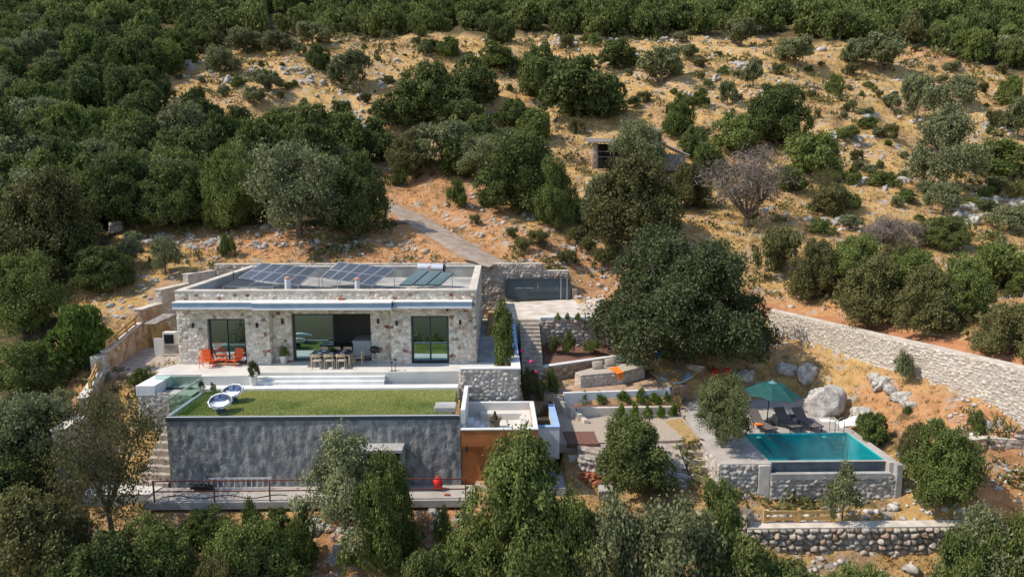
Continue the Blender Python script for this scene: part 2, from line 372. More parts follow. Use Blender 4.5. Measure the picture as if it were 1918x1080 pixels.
    def build(s, name, parent=None, mt='stone'):
        V = np.concatenate(s.V); o0 = origin(parent) if parent else Vector(((V[:, 0].min()+V[:, 0].max())/2, (V[:, 1].min()+V[:, 1].max())/2, V[:, 2].min()))
        me = npmesh(name, V-np.array(o0), np.concatenate(s.F), M[mt], attrs={'Col': np.concatenate(s.C)})
        o = link(name, me, parent)
        if not parent: o.location = o0
        return o
# ================================================================== TERRAIN
CP = []
prof = [(52, 4.0), (60, 6.8), (72, 10.6), (85, 16.2), (100, 23.6), (115, 30.4), (140, 40.5), (180, 55.5), (250, 82), (330, 112), (420, 146)]
def profz(Y): return np.interp(Y, [p[0] for p in prof], [p[1] for p in prof])
for (Y, z) in prof:
    sc = max(1., Y/80)
    for X in (-100, -70, -45, -22, 0, 22, 45, 70, 100):
        if Y == 52 and -25 < X < 30: continue
        CP.append((X*sc, Y, z+(1.2 if X < -30 else 0)*min(1, Y/80)))
CP += [(-10, 52.2, 4.1), (0, 52.4, 4.15), (-20, 52.2, 4.1), (3.3, 53, 4.0), (5.5, 54.5, 3.9), (8, 57, 4.9), (9, 53.5, 2.7), (12, 55, 4.0), (16, 55, 4.0),
       (6.5, 51.5, 1.75), (9, 50, 1.55), (5, 47, 1.15), (8, 46, 1.0), (12, 49, 1.0), (15, 49.5, 1.2), (18, 49, 1.25), (18, 53, 2.9),
       # above the long wall
       (21.9, 44.6, 1.2), (24.4, 38.2, 1.15), (26.6, 32.2, 1.1), (27, 26, .9), (26, 48, 3.0), (30, 42, 2.5), (33, 36, 2.6), (36, 30, 2.6), (45, 45, 4.2), (60, 40, 4.5), (50, 25, 2.5), (30, 50, 3.9), (80, 45, 5), (29, 31, 1.3), (31, 26, .9),
       # below the long wall down to the pool
       (18.5, 46.8, -.4), (20.3, 41.5, -.8), (22.2, 37, -1.1), (24.2, 32.6, -1.5), (26.5, 29.5, -2.2), (13, 45, -.6), (16, 44, -.9), (10, 44.5, -.6), (12.5, 42, -1.9), (15, 42.3, -2.1), (18, 41.7, -2.2),
       (20.4, 38.5, -2.5), (21.5, 35, -2.6), (20.5, 34, -2.9), (20.6, 31, -3.5), (22.5, 33, -2.1), (22.5, 30.8, -3.1), (24.5, 30.9, -2.9), (20, 29.5, -4.7), (24, 29.6, -4.0), (27, 29, -3.7), (26, 28.4, -4.8), (35, 30, -4), (45, 18, -4), (60, 20, -2),
       # pool foot, retaining wall
       (13, 30, -5.05), (16, 30, -5.05), (18.8, 30, -5.1), (12, 28.9, -5.1), (16, 28.9, -5.1), (20, 28.9, -5.15), (24, 28.6, -5.1),
       (12, 27.9, -6.7), (16, 27.9, -6.9), (20, 27.9, -6.9), (25, 27.6, -6.7), (14, 23, -7.9), (25, 22, -8), (35, 24, -7), (14, 12, -12), (35, 10, -12),
       # centre
       (3.4, 36, -3.05), (6, 36, -3.05), (9, 35, -3.1), (6, 33.7, -3.2), (3.6, 33, -3.9), (5, 32, -4.4), (8, 32, -4.5), (10, 30, -4.7), (7, 29.5, -5.3), (3, 30, -4.8), (10.6, 28.5, -5.2), (6, 27, -6.3), (0, 26.5, -6.6), (8, 22, -8),
       # below the walkway
       (-16, 29, -4.7), (-8, 29, -4.7), (-1, 29, -4.6), (-16, 27.3, -6.4), (-8, 27.2, -6.3), (-2, 27.3, -6.3), (-8, 22, -8), (-20, 22, -8), (0, 15, -11), (-20, 12, -12), (-40, 20, -9), (-60, 20, -8.5),
       # left
       (-16.5, 31, -4.2), (-17.5, 33.5, -2.6), (-18.5, 35.5, -1.0), (-20.5, 36.5, -.8), (-20, 33, -2.8), (-20, 30, -4.6), (-24, 31, -4.6), (-24, 35, -2.3), (-24, 38, -.5), (-28, 35, -3), (-28, 40, -.4), (-24.5, 42, .9), (-24, 47, 2.4), (-28, 46, 1.8), (-30, 50, 3.0), (-34, 42, -.2), (-34, 32, -5), (-45, 40, -1.5), (-45, 30, -5.5), (-60, 40, -1), (-80, 35, -3), (-20, 40, -.35), (-20, 43, -.2)]
CP = np.array(CP, float)
def _k(r2): return np.where(r2 > 1e-9, .5*r2*np.log(np.maximum(r2, 1e-9)), 0)
_n = len(CP); A_ = np.zeros((_n+3, _n+3)); _d = ((CP[:, None, :2]-CP[None, :, :2])**2).sum(2)/400
A_[:_n, :_n] = _k(_d)+np.eye(_n)*.002; A_[:_n, _n] = 1; A_[:_n, _n+1:] = CP[:, :2]/20; A_[_n, :_n] = 1; A_[_n+1:, :_n] = CP[:, :2].T/20
_w = np.linalg.solve(A_, np.r_[CP[:, 2], 0, 0, 0])
def base_h(X, Y):
    X = np.asarray(X, float).ravel(); Y = np.asarray(Y, float).ravel(); out = np.zeros(X.shape)
    for i in range(0, len(X), 20000):
        x = X[i:i+20000]; y = Y[i:i+20000]
        out[i:i+20000] = _k(((x[:, None]-CP[None, :, 0])**2+(y[:, None]-CP[None, :, 1])**2)/400)@_w[:_n]+_w[_n]+_w[_n+1]*x/20+_w[_n+2]*y/20
    return out
# carved ground under what is built: (polygon, height)
PADS = [([(-18.3, 35.4), (-1.5, 35.4), (3.2, 35.4), (3.2, 45.4), (-.8, 51.6), (-22.2, 51.6), (-22.2, 44), (-18.3, 40)], -1.6),
        ([(-18.3, 40), (-22.3, 37.8), (-22.6, 44.2), (-18.3, 44.2)], -.42),
        ([(-15.6, 30.9), (3.2, 30.9), (3.2, 36), (-15.6, 36)], -4.6),
        ([(-15.8, 29.3), (-1.2, 29.3), (-1.2, 31.1), (-15.8, 31.1)], -4.5),
        ([(1.6, 36.2), (3.8, 36.2), (3.8, 45.4), (1.6, 45.4)], -3.3),
        ([(3.2, 38.2), (10.2, 38.2), (10.2, 44), (3.2, 44)], -2.35),
        ([(-.9, 45.2), (5.6, 45.2), (5.6, 51.8), (-.9, 51.8)], .6),
        ([(10.3, 30.9), (19.0, 30.9), (19.2, 41.0), (11, 41.0)], -4.9),
        ([(2.9, 40), (9, 43.2), (9.5, 45.2), (2.9, 45.2)], -2),
        ([(3.1, 33.5), (9.3, 33.8), (10.6, 34.8), (10.6, 38.6), (3.1, 38.9)], -3.3)]
TRK = [(-11.5, 65.2, 8.6), (-9.47, 63.27, 8.0), (-7.81, 61.39, 7.3), (-5.95, 58.98, 6.5), (-3.49, 55.48, 5.4), (-1.6, 53.2, 4.55), (.3, 51.9, 4.05)]
def terrain(X, Y, pads=True):
    X = np.asarray(X, float); sh = X.shape; X = X.ravel(); Y = np.asarray(Y, float).ravel(); z = base_h(X, Y)
    far = np.clip((Y-52)/40, 0, 1)
    z = z+(fbm(X*.35, Y*.35, 5, 4)-.47)*(.5+1.3*far)+(fbm(X*.07, Y*.07, 9, 3)-.44)*5*far
    terr = (np.abs(((z/3.1+.25*vn(X*.05, Y*.05, 77)) % 1)-.5)*2)   # old terraces on the hill: slight steps
    z = z+np.where(Y > 55, (terr-.5)*.6*far, 0)
    # levelled bench of the track, and the foot of the long wall
    m = (Y > 50) & (Y < 66) & (X < 4) & (X > -14); 
    if m.any():
        d2 = np.full(X.shape, 9e9); zz_ = np.zeros(X.shape)
        for (x1, y1, z1_), (x2, y2, z2_) in zip(TRK, TRK[1:]):
            t = np.clip(((X-x1)*(x2-x1)+(Y-y1)*(y2-y1))/((x2-x1)**2+(y2-y1)**2), 0, 1); d = np.hypot(X-x1-t*(x2-x1), Y-y1-t*(y2-y1)); k = d < d2; d2 = np.where(k, d, d2); zz_ = np.where(k, z1_+t*(z2_-z1_), zz_)
        wgt = np.clip((3.4-d2)/1.4, 0, 1); z = np.where(m, z*(1-wgt)+zz_*wgt, z)
    k = inpoly(X, Y, [(18.6, 47.4), (19.0, 47.5), (21, 42.2), (22.9, 37.4), (25.1, 31.7), (27, 26.5), (23, 26), (20.5, 33), (17.6, 42)]); z = np.where(k, np.minimum(z, -.5-(47.5-Y)*.032+(z-np.floor(z))*.12), z)
    k = inpoly(X, Y, [(20.6, 31.25), (22.5, 31.45), (25, 31.25), (27, 31), (28, 28.7), (21.5, 28.7), (20.6, 30)]); z = np.where(k, np.minimum(z, -3.15-(31.3-Y)*.5+(z-np.floor(z))*.1), z)
    if pads:
        for poly, h in PADS: z = np.where(inpoly(X, Y, poly), np.minimum(h, z+9), z)
    return z.reshape(sh)
def grid(lo, hi, fine0, fine1, step, grow):
    a = list(np.arange(fine0, fine1, step)); s = step; x = a[-1]
    while x < hi: s *= grow; x += s; a.append(x)
    s = step; x = a[0]; b = []
    while x > lo: s *= grow; x -= s; b.append(x)
    return np.array(b[::-1]+a)
gx = grid(-230, 230, -34, 36, .34, 1.035); gy = grid(2, 430, 26, 62, .34, 1.03)
GX, GY = np.meshgrid(gx, gy); GZ = terrain(GX, GY)
px, py, dep = proj(GX, GY, GZ)
# ground cover: soil redness, grass, stones
red_polys = [[(700, 310), (900, 320), (960, 430), (1180, 480), (1180, 520), (1010, 500), (860, 500), (700, 500), (420, 480), (300, 440), (620, 425), (720, 400)],
             [(1080, 500), (1200, 520), (1430, 560), (1918, 640), (1918, 700), (1440, 590), (1100, 560)],
             [(1480, 570), (1900, 640), (1918, 560), (1918, 500), (1700, 560)], [(560, 930), (900, 930), (900, 1080), (560, 1080)], [(0, 650), (210, 680), (150, 780), (0, 800)],
             [(1600, 700), (1918, 770), (1918, 860), (1600, 800)], [(1800, 880), (1918, 860), (1918, 960), (1800, 960)], [(1560, 40), (1918, 90), (1918, 130), (1700, 110)]]
red = np.zeros(GX.shape)
for p in red_polys: red = np.maximum(red, inpoly(px, py, p)*1.)
# spread softly
for _ in range(6): red = (red+np.roll(red, 1, 0)+np.roll(red, -1, 0)+np.roll(red, 1, 1)+np.roll(red, -1, 1))/5
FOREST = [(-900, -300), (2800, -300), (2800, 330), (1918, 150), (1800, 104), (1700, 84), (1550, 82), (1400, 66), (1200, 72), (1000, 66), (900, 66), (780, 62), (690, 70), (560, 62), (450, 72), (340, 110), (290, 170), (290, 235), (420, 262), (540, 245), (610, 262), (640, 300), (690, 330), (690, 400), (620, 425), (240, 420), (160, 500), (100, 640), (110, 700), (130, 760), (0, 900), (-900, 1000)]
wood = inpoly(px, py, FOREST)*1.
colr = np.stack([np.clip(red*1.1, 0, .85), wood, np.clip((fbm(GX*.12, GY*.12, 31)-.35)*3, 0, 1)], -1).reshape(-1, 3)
def groundmat():
    m = bpy.data.materials.new('hillside_ground'); m.use_nodes = True; N = m.node_tree.nodes; L = m.node_tree.links; b = N['Principled BSDF']
    b.inputs['Roughness'].default_value = .97; b.inputs['Specular IOR Level'].default_value = .1
    tc = N.new('ShaderNodeTexCoord'); at = N.new('ShaderNodeAttribute'); at.attribute_name = 'Col'; sp = N.new('ShaderNodeSeparateColor'); L.new(at.outputs['Color'], sp.inputs[0])
    def noise(s, d=8, r=.6):
        n = N.new('ShaderNodeTexNoise'); n.inputs['Scale'].default_value = s; n.inputs['Detail'].default_value = d; n.inputs['Roughness'].default_value = r; L.new(tc.outputs['Object'], n.inputs[0]); return n.outputs[0]
    def ramp(f, a, c, p0, p1):
        r = N.new('ShaderNodeValToRGB'); r.color_ramp.elements[0].position = p0; r.color_ramp.elements[1].position = p1
        r.color_ramp.elements[0].color = (*a, 1); r.color_ramp.elements[1].color = (*c, 1); L.new(f, r.inputs[0]); return r.outputs[0]
    def mix(f, a, c):
        x = N.new('ShaderNodeMix'); x.data_type = 'RGBA'; L.new(f, x.inputs[0]); L.new(a, x.inputs[6]); L.new(c, x.inputs[7]); return x.outputs[2]
    gold = ramp(noise(1.7), (.36, .22, .085), (.57, .375, .155), .35, .65)
    soil = ramp(noise(2.6), (.3, .17, .1), (.5, .34, .2), .33, .66); redsoil = ramp(noise(2.3), (.36, .165, .075), (.55, .3, .15), .33, .66)
    rock = ramp(noise(3.1), (.28, .23, .19), (.47, .43, .38), .35, .65)
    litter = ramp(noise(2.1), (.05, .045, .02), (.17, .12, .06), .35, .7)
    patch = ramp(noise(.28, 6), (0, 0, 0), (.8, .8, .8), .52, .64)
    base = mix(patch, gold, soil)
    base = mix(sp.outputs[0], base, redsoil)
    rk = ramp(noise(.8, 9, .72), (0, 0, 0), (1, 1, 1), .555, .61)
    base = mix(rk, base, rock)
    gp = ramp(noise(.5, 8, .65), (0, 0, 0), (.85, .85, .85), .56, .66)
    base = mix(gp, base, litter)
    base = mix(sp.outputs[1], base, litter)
    L.new(base, b.inputs['Base Color'])
    bp = N.new('ShaderNodeBump'); bp.inputs['Strength'].default_value = 1; bp.inputs['Distance'].default_value = .25; L.new(noise(2.2, 10, .7), bp.inputs['Height']); L.new(bp.outputs[0], b.inputs['Normal'])
    return m
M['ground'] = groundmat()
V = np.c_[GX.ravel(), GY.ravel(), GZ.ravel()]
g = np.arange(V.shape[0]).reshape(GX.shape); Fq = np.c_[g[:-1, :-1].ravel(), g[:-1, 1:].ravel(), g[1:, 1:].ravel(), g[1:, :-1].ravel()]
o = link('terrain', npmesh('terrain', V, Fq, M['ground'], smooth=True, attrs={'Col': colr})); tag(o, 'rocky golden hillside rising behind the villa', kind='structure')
_t = np.concatenate([np.arange(20, 110, .35), np.arange(110, 420, 1.5)])
def hit(px_, py_):
    d = ray(px_, py_); X = d[0]*_t; Y = d[1]*_t; Z = HC+d[2]*_t; h = terrain(X, Y); k = np.where(Z < h)[0]
    if not len(k): return None
    k = k[0]
    if k == 0: return (X[0], Y[0], h[0])
    a = (Z[k-1]-h[k-1]); b = (h[k]-Z[k]); f = a/(a+b+1e-9); t = _t[k-1]+(_t[k]-_t[k-1])*f
    x = d[0]*t; y = d[1]*t; return (x, y, float(terrain(np.array([x]), np.array([y]))[0]))
def gz(x, y): return float(terrain(np.array([x]), np.array([y]))[0])
# concrete track and dirt road lie on the ground
def ribbon(name, pts, widths, m, label, lift=.05, kind='structure', n=40):
    pts = np.array(pts, float); t = np.linspace(0, len(pts)-1, n); c = np.array([np.interp(t, range(len(pts)), pts[:, i]) for i in (0, 1)]).T
    for _ in range(4): c[1:-1] = (c[:-2]+c[1:-1]*2+c[2:])/4
    wd = np.interp(t, range(len(pts)), widths); d = np.gradient(c, axis=0); d /= np.linalg.norm(d, axis=1)[:, None]; nn = np.c_[-d[:, 1], d[:, 0]]
    K = 7; V = []
    for j in range(K):
        s = (j/(K-1)-.5)*wd*(1+.06*np.sin(t*9+j)); q = c+nn*s[:, None]; V.append(np.c_[q, terrain(q[:, 0], q[:, 1], False)])
    V = np.array(V); V[:, :, 2] = V[:, :, 2].mean(0)[None]*.6+V[:, :, 2]*.4+lift; V[0, :, 2] -= .12; V[-1, :, 2] -= .12
    g = np.arange(K*n).reshape(K, n); f = np.c_[g[:-1, :-1].ravel(), g[1:, :-1].ravel(), g[1:, 1:].ravel(), g[:-1, 1:].ravel()][:, ::-1]
    o = link(name, npmesh(name, V.reshape(-1, 3), f, m, smooth=True)); return tag(o, label, kind=kind)
tr = TRK
ribbon('road', [p[:2] for p in tr], [2.6, 2.8, 3, 3, 3.1, 3.3, 3.4], M['track'], 'grey concrete track climbing past the rubble bank behind the villa', .07)
ribbon('path', [(9, 51), (15, 50.6), (19.5, 49.4), (22.3, 44.2), (24.7, 38), (27, 32), (28.5, 26)], [3, 2.2, 2.2, 2.2, 2.2, 2.4, 2.4], M['dirt'], 'red dirt path running along the top of the long stone wall', .1)
# ================================================================== HOUSE
XL, XR, YF, YB, ZT = -17.85, -1.2, 38.3, 50.2, 4.2
house = thing('stone_villa', 'low flat-roofed stone villa with white canopies and dark sliding windows', 'house', (-9.5, 44, 0))
sb = SB(); RX0, RX1, YR = -12.75, -6.0, 38.75     # recessed bay
def piers(Y, segs, z0, z1, seed):
    for i, (a, b) in enumerate(segs): sb.face((a, Y, z0), (b, Y, z0), (b, Y, z1), (a, Y, z1), 'house', .2, seed=seed+i, res=.045, asp=1.35)
W = {'a': (-16.2, -14.1, 0, 2.6, YF), 'b': (-11.65, -7.2, 0, 2.78, YR), 'c': (-4.87, -2.75, 0, 2.72, YF)}
ZL = 3.05
piers(YF, [(XL, -16.2), (-14.1, RX0)], -.1, ZL, 10); piers(YF, [(-16.2, -14.1)], 2.6, ZL, 14)
piers(YR, [(RX0, -11.65), (-7.2, RX1)], -.1, ZL, 16); piers(YR, [(-11.65, -7.2)], 2.78, ZL, 19)
piers(YF, [(RX1, -4.87), (-2.75, XR)], -.1, ZL, 22); piers(YF, [(-4.87, -2.75)], 2.72, ZL, 25)
sb.face((RX0, YF, -.1), (RX0, YR, -.1), (RX0, YR, ZL), (RX0, YF, ZL), 'house', .27, seed=30)
sb.face((RX1, YR, -.1), (RX1, YF, -.1), (RX1, YF, ZL), (RX1, YR, ZL), 'house', .27, seed=31)
sb.face((XL, YF, ZL), (XR, YF, ZL), (XR, YF, 4.1), (XL, YF, 4.1), 'house', .19, seed=33, res=.045, asp=1.35)
sb.face((XR, YF, -.3), (XR, YB, -.3), (XR, YB, 4.1), (XR, YF, 4.1), 'house', .27, seed=34)
sb.face((XL, YB, -.5), (XL, YF, -.5), (XL, YF, 4.1), (XL, YB, 4.1), 'house', .27, seed=35)
sb.face((XR, YB, -.3), (XL, YB, -.3), (XL, YB, 4.1), (XR, YB, 4.1), 'house', .3, seed=36, res=.12)
for (x0, x1, z0, z1, Y) in W.values():     # stone reveals
    d = .28
    sb.flat([(x0, Y, z0), (x0, Y+d, z0), (x0, Y+d, z1), (x0, Y, z1)], (.42, .38, .34)); sb.flat([(x1, Y+d, z0), (x1, Y, z0), (x1, Y, z1), (x1, Y+d, z1)], (.42, .38, .34))
    sb.flat([(x0, Y+d, z1), (x1, Y+d, z1), (x1, Y, z1), (x0, Y, z1)], (.42, .38, .34))
sb.build('wall', house)
b = MB(); t_ = .42     # parapet capping ring
b.box(XL-.04, XR+.04, YF-.06, YF+t_, 4.1, ZT); b.box(XL-.04, XR+.04, YB-t_, YB+.04, 4.1, ZT); b.box(XL-.04, XL+t_, YF+t_, YB-t_, 4.1, ZT); b.box(XR-t_, XR+.04, YF+t_, YB-t_, 4.1, ZT)
b.build('parapet_capping', M['cream'], house, bevel=.02)
b = MB(); i0 = t_-.02; b.box(XL+i0-.1, XL+i0, YF+i0, YB-i0, 3.3, 4.098); b.box(XR-i0, XR-i0+.1, YF+i0, YB-i0, 3.3, 4.098); b.box(XL+i0-.1, XR-i0+.1, YB-i0, YB-i0+.1, 3.3, 4.098); b.box(XL+i0-.1, XR-i0+.1, YF+i0-.1, YF+i0, 3.3, 4.098)
b.build('parapet_lining', M['roof'], house)
MB().box(XL+.1, XR-.1, YF+.5, YB-.1, 3.2, 3.38).build('roof', M['roof'], house)
for x0, x1, yf, z0, z1, nm in ((XL+.12, -13.32, 37.55, 3.36, 3.65, 'left'), (-13.3, -5.77, 37.15, 3.36, 3.67, 'mid'), (-5.75, -1.4, 37.55, 3.36, 3.65, 'right')):
    MB().box(x0, x1, yf, YF+.02 if nm != 'mid' else YR+.02, z1-.05, z1).build('canopy', M['canopy'], house)
    MB().box(x0+.02, x1-.02, yf+.03, YF+.02 if nm != 'mid' else YR+.02, z0, z1-.052).build('fascia', M['fascia'], house); MB().box(x0+.02, x1-.02, yf-.03, YF+.02 if nm != 'mid' else YR+.02, z0-.09, z0-.002).build('canopy_drip_edge', M['white'], house)
MB().box(-8.8, -8.5, 38.0, 38.2, 3.672, 3.8).build('roof_drain_box', M['brick'], house)
def window(x0, x1, z0, z1, Y, panes, name='sliding_window'):
    fr = MB(); Yw = Y+.2; s = .07
    fr.box(x0, x0+s, Yw, Yw+.08, z0, z1); fr.box(x1-s, x1, Yw, Yw+.08, z0, z1); fr.box(x0+s, x1-s, Yw, Yw+.08, z1-s, z1); fr.box(x0+s, x1-s, Yw, Yw+.08, z0, z0+s)
    f = fr.build(name, M['anth'], house)
    for (a, c) in panes:
        q = MB(); q.box(a, a+.06, Yw+.02, Yw+.06, z0+s, z1-s).box(c-.06, c, Yw+.02, Yw+.06, z0+s, z1-s).box(a+.06, c-.06, Yw+.02, Yw+.06, z1-s-.06, z1-s).box(a+.06, c-.06, Yw+.02, Yw+.06, z0+s, z0+s+.06)
        q.build('sash', M['anth'], f); MB().box(a+.05, c-.05, Yw+.035, Yw+.045, z0+s+.05, z1-s-.05).build('pane', M['glass'], f)
    return f
window(-16.2, -14.1, .02, 2.6, YF, [(-16.13, -15.13), (-15.17, -14.17)]); window(-4.87, -2.75, .02, 2.72, YF, [(-4.8, -3.8), (-3.82, -2.82)])
window(-11.65, -7.2, .02, 2.78, YR, [(-11.58, -9.35)])
# rooms behind the glass
b = MB(); b.box(XL+.3, XR-.3, 43.6, 43.7, 0, 3.3); b.box(RX0-.4, RX0-.3, 39.2, 43.6, 0, 3.3); b.box(RX1+.3, RX1+.4, 39.2, 43.6, 0, 3.3); b.build('inner_wall', M['room'], house)
MB().box(XL+.3, XR-.3, YF+.5, 43.6, 3.02, 3.1).build('ceiling', M['room'], house)
MB().box(XL+.3, XR-.3, YR+.04, 43.6, -.05, .012).build('floor_slab', M['concrete'], house)
for px_, py_, Y, z in ((361, 609, YF, 0), (481, 608.6, YF, 0), (528.5, 602, YR, 0), (708, 601, YR, 0), (743, 604.7, YF, 0), (861.6, 603, YF, 0), (838, 578, YF, 0)):
    x, y, z = PY(px_, py_, Y-.1); l = MB().tube([(x, Y-.1, z-.13), (x, Y-.1, z+.13)], .06, 10).box(x-.03, x+.03, Y-.08, Y+.03, z-.04, z+.04).build('wall_lamp', M['blackplastic'], house)
for px_, py_ in ((560, 0), (681, 0)):
    x = P(px_-12 if px_ == 560 else px_, 535, 3.9)[0]; y = 40.1
    if px_ == 560: x = PY(539, 535, y)[0]
    c = MB().tube([(x, y, 3.38), (x, y, 4.58 if px_ == 560 else 4.5)], .17 if px_ == 560 else .14, 14).build('chimney', M['white'], house, smooth=False)
    MB().lathe((x, y, 4.58 if px_ == 560 else 4.5), [(.15, 0), (.18, .03), (.18, .09), (.08, .14), (.02, .15)], 14).build('chimney_cap', M['redcap'], c)
# furniture seen through the open door
isl = thing('kitchen_island', 'pale kitchen island just inside the open sliding door', 'kitchen island', (-7.9, 40.7, .012))
MB().box(-8.5, -7.35, 40.0, 41.6, .02, .86).build('cabinet', M['lemon'], isl); MB().box(-8.55, -7.3, 39.95, 41.65, .86, .92).build('worktop', M['white'], isl)
bed = thing('bed', 'bed with white pillows behind the left window', 'bed', (-15, 41.3, .012))
MB().box(-16.1, -14.2, 40.3, 42.6, .02, .4).build('bed_base', M['dark'], bed, bevel=.03); MB().box(-16.05, -14.25, 40.35, 42.55, .4, .6).build('mattress', M['linen'], bed, bevel=.05)
for x in (-15.9, -15.05): MB().box(x, x+.7, 42.0, 42.45, .6, .75).build('pillow', M['towel'], bed, bevel=.05)
# ------------------------------------------------------------------ roof gear
def solar_array(name, c00, c10, c11, c01, nx, ny, label, group=None, legs=True):
    c00, c10, c11, c01 = [Vector(c) for c in (c00, c10, c11, c01)]
    r = thing(name, label, 'solar panels', ((c00.x+c11.x)/2, (c00.y+c11.y)/2, 3.6), group=group)
    def q(u, v): return c00*(1-u)*(1-v)+c10*u*(1-v)+c11*u*v+c01*(1-u)*v
    nrm = (c10-c00).cross(c01-c00).normalized()
    for i in range(nx):
        for j in range(ny):
            g_ = .006; u0, u1, v0, v1 = i/nx+g_, (i+1)/nx-g_, j/ny+g_, (j+1)/ny-g_
            def slab(u0, u1, v0, v1, d0, d1):
                m_ = MB(); lo = [q(u0, v0), q(u1, v0), q(u1, v1), q(u0, v1)]
                return m_.add([p+nrm*d0 for p in lo]+[p+nrm*d1 for p in lo], [(3, 2, 1, 0), (4, 5, 6, 7), (0, 1, 5, 4), (1, 2, 6, 5), (2, 3, 7, 6), (3, 0, 4, 7)])
            p_ = slab(u0, u1, v0, v1, 0, .035).build('panel_frame', M['alu'], r)
            e = .012; slab(u0+e*.7, u1-e*.7, v0+e, v1-e, .036, .042).build('solar_panel', M['solar'], p_)
    if legs:
        f = MB()
        for u in (.02, .33, .66, .98):
            a, c = q(u, .02)-nrm*.03, q(u, .98)-nrm*.03; f.bar(a, c, .05, .05); f.bar((a.x, a.y, 3.38), (a.x, a.y, a.z), .04, .04); f.bar((c.x, c.y, 3.38), c, .04, .04); f.bar((a.x, a.y, 3.42), (c.x, c.y, 3.42), .04, .04)
        for v in (.1, .9): f.bar(q(0, v)-nrm*.05, q(1, v)-nrm*.05, .04, .04)
        f.build('support_frame', M['alu'], r)
    return r
# front edge low, rear edge high; positions surveyed on the roof
def RP(px_, py_, z): return P(px_, py_, z)
solar_array('solar_array', P(446, 521, 3.95), P(560, 535, 3.95), PY(599, 502, P(500, 500, 5.0)[1] if 0 else 44.6), PY(490, 492.5, 46.2), 5, 2, 'left tilted solar array of ten panels, nearest the left end of the roof')
solar_array('solar_array', P(600, 520, 3.95), P(698, 535, 3.95), PY(741, 503, 44.4), PY(634, 490.5, 46.2), 5, 2, 'middle tilted solar array of ten panels, beside the solar water heater')
solar_array('solar_array', P(415, 537.5, 3.86), P(512, 537.5, 3.86), P(518, 533, 3.9), P(443, 524.5, 3.95), 2, 1, 'low flat pair of solar panels lying behind the front parapet')
wh = thing('solar_water_heater', 'solar water heater with steel tank over three flat collectors', 'water heater', (-4.6, 42.5, 3.6))
q00, q10, q11, q01 = [Vector(c) for c in (P(747, 535, 3.75), P(826, 535, 3.75), PY(851, 513, 43.6), PY(781, 507, 44.4))]
nrm = (q10-q00).cross(q01-q00).normalized()
def qq(u, v): return q00*(1-u)*(1-v)+q10*u*(1-v)+q11*u*v+q01*(1-u)*v
for i in range(3):
    u0, u1 = i/3+.012, (i+1)/3-.02; lo = [qq(u0, 0), qq(u1, 0), qq(u1, 1), qq(u0, 1)]
    o = MB().add(lo+[p+nrm*.08 for p in lo], [(3, 2, 1, 0), (4, 5, 6, 7), (0, 1, 5, 4), (1, 2, 6, 5), (2, 3, 7, 6), (3, 0, 4, 7)]).build('collector_frame', M['anth'], wh)
    lo = [qq(u0+.01, .015)+nrm*.081, qq(u1-.01, .015)+nrm*.081, qq(u1-.01, .985)+nrm*.081, qq(u0+.01, .985)+nrm*.081]
    MB().add(lo+[p+nrm*.005 for p in lo], [(3, 2, 1, 0), (4, 5, 6, 7), (0, 1, 5, 4), (1, 2, 6, 5), (2, 3, 7, 6), (3, 0, 4, 7)]).build('collector_glass', M['collector'], o)
ta, tb = Vector(PY(785, 500, 45.0)), Vector(PY(832, 502, 44.7)); dt = (tb-ta).normalized()
tk = MB().tube([ta, ta+dt*.03, tb-dt*.03, tb], [.2, .27, .27, .2], 22).build('tank', M['tank'], wh, smooth=False)
MB().tube([tb-dt*.02, tb+dt*.05], [.262, .23], 22).build('end_cap', M['blackplastic'], tk); MB().tube([ta+dt*.02, ta-dt*.04], [.262, .23], 22).build('end_cap', M['alu_white'], tk)
e_ = ta+dt*.75+Vector((0, -.262, .06)); MB().sphere(e_, (.14, .012, .1), 14, 8).build('tank_emblem', M['red'], tk)
MB().sphere(e_+Vector((0, -.006, .02)), (.09, .01, .05), 14, 8).build('tank_emblem', M['tank'], tk)
f = MB()
for u in (.05, .95):
    a, c = qq(u, .02), qq(u, .98); f.bar((c.x, c.y, 3.38), c, .05, .05); f.bar((a.x, a.y, 3.42), (c.x, c.y, 3.42), .05, .05); f.bar((a.x, a.y, 3.38), a, .05, .05)
f.bar((ta.x+.2, ta.y, 3.38), ta+dt*.2, .05, .05); f.bar((tb.x-.2, tb.y, 3.38), tb-dt*.2, .05, .05); f.bar((qq(.05, .02).x, qq(.05, .02).y, 3.42), (qq(.95, .02).x, qq(.95, .02).y, 3.42), .05, .05); f.bar((qq(.05, .98).x, qq(.05, .98).y, 3.42), (tb.x-.2, tb.y, 3.42), .05, .05); f.bar((qq(.05, .98).x, qq(.05, .98).y, 3.42), (ta.x+.2, ta.y, 3.42), .05, .05); f.build('stand', M['alu'], wh)
tag(MB().tube([(-17.5, 46.0, 4.25), (-17.2, 45.2, 4.0), (-16.9, 44.2, 3.45), (-16.2, 42.5, 3.42), (-15.2, 41.9, 3.42), (-13.5, 41.6, 3.6)], .035, 6).build('cable', M['blackplastic']), 'black cable running over the left parapet to the solar panels', 'cable')
tag(MB().tube([(-6.5, 44.6, 3.43), (-5.6, 43.9, 3.43), (-5.2, 42.4, 3.45), (-4.9, 41.4, 3.42), (-2.4, 41.2, 3.42), (-1.9, 40.2, 3.42)], .03, 6).build('pipe', M['alu_white']), 'thin pale pipe on the roof beside the solar water heater', 'pipe')
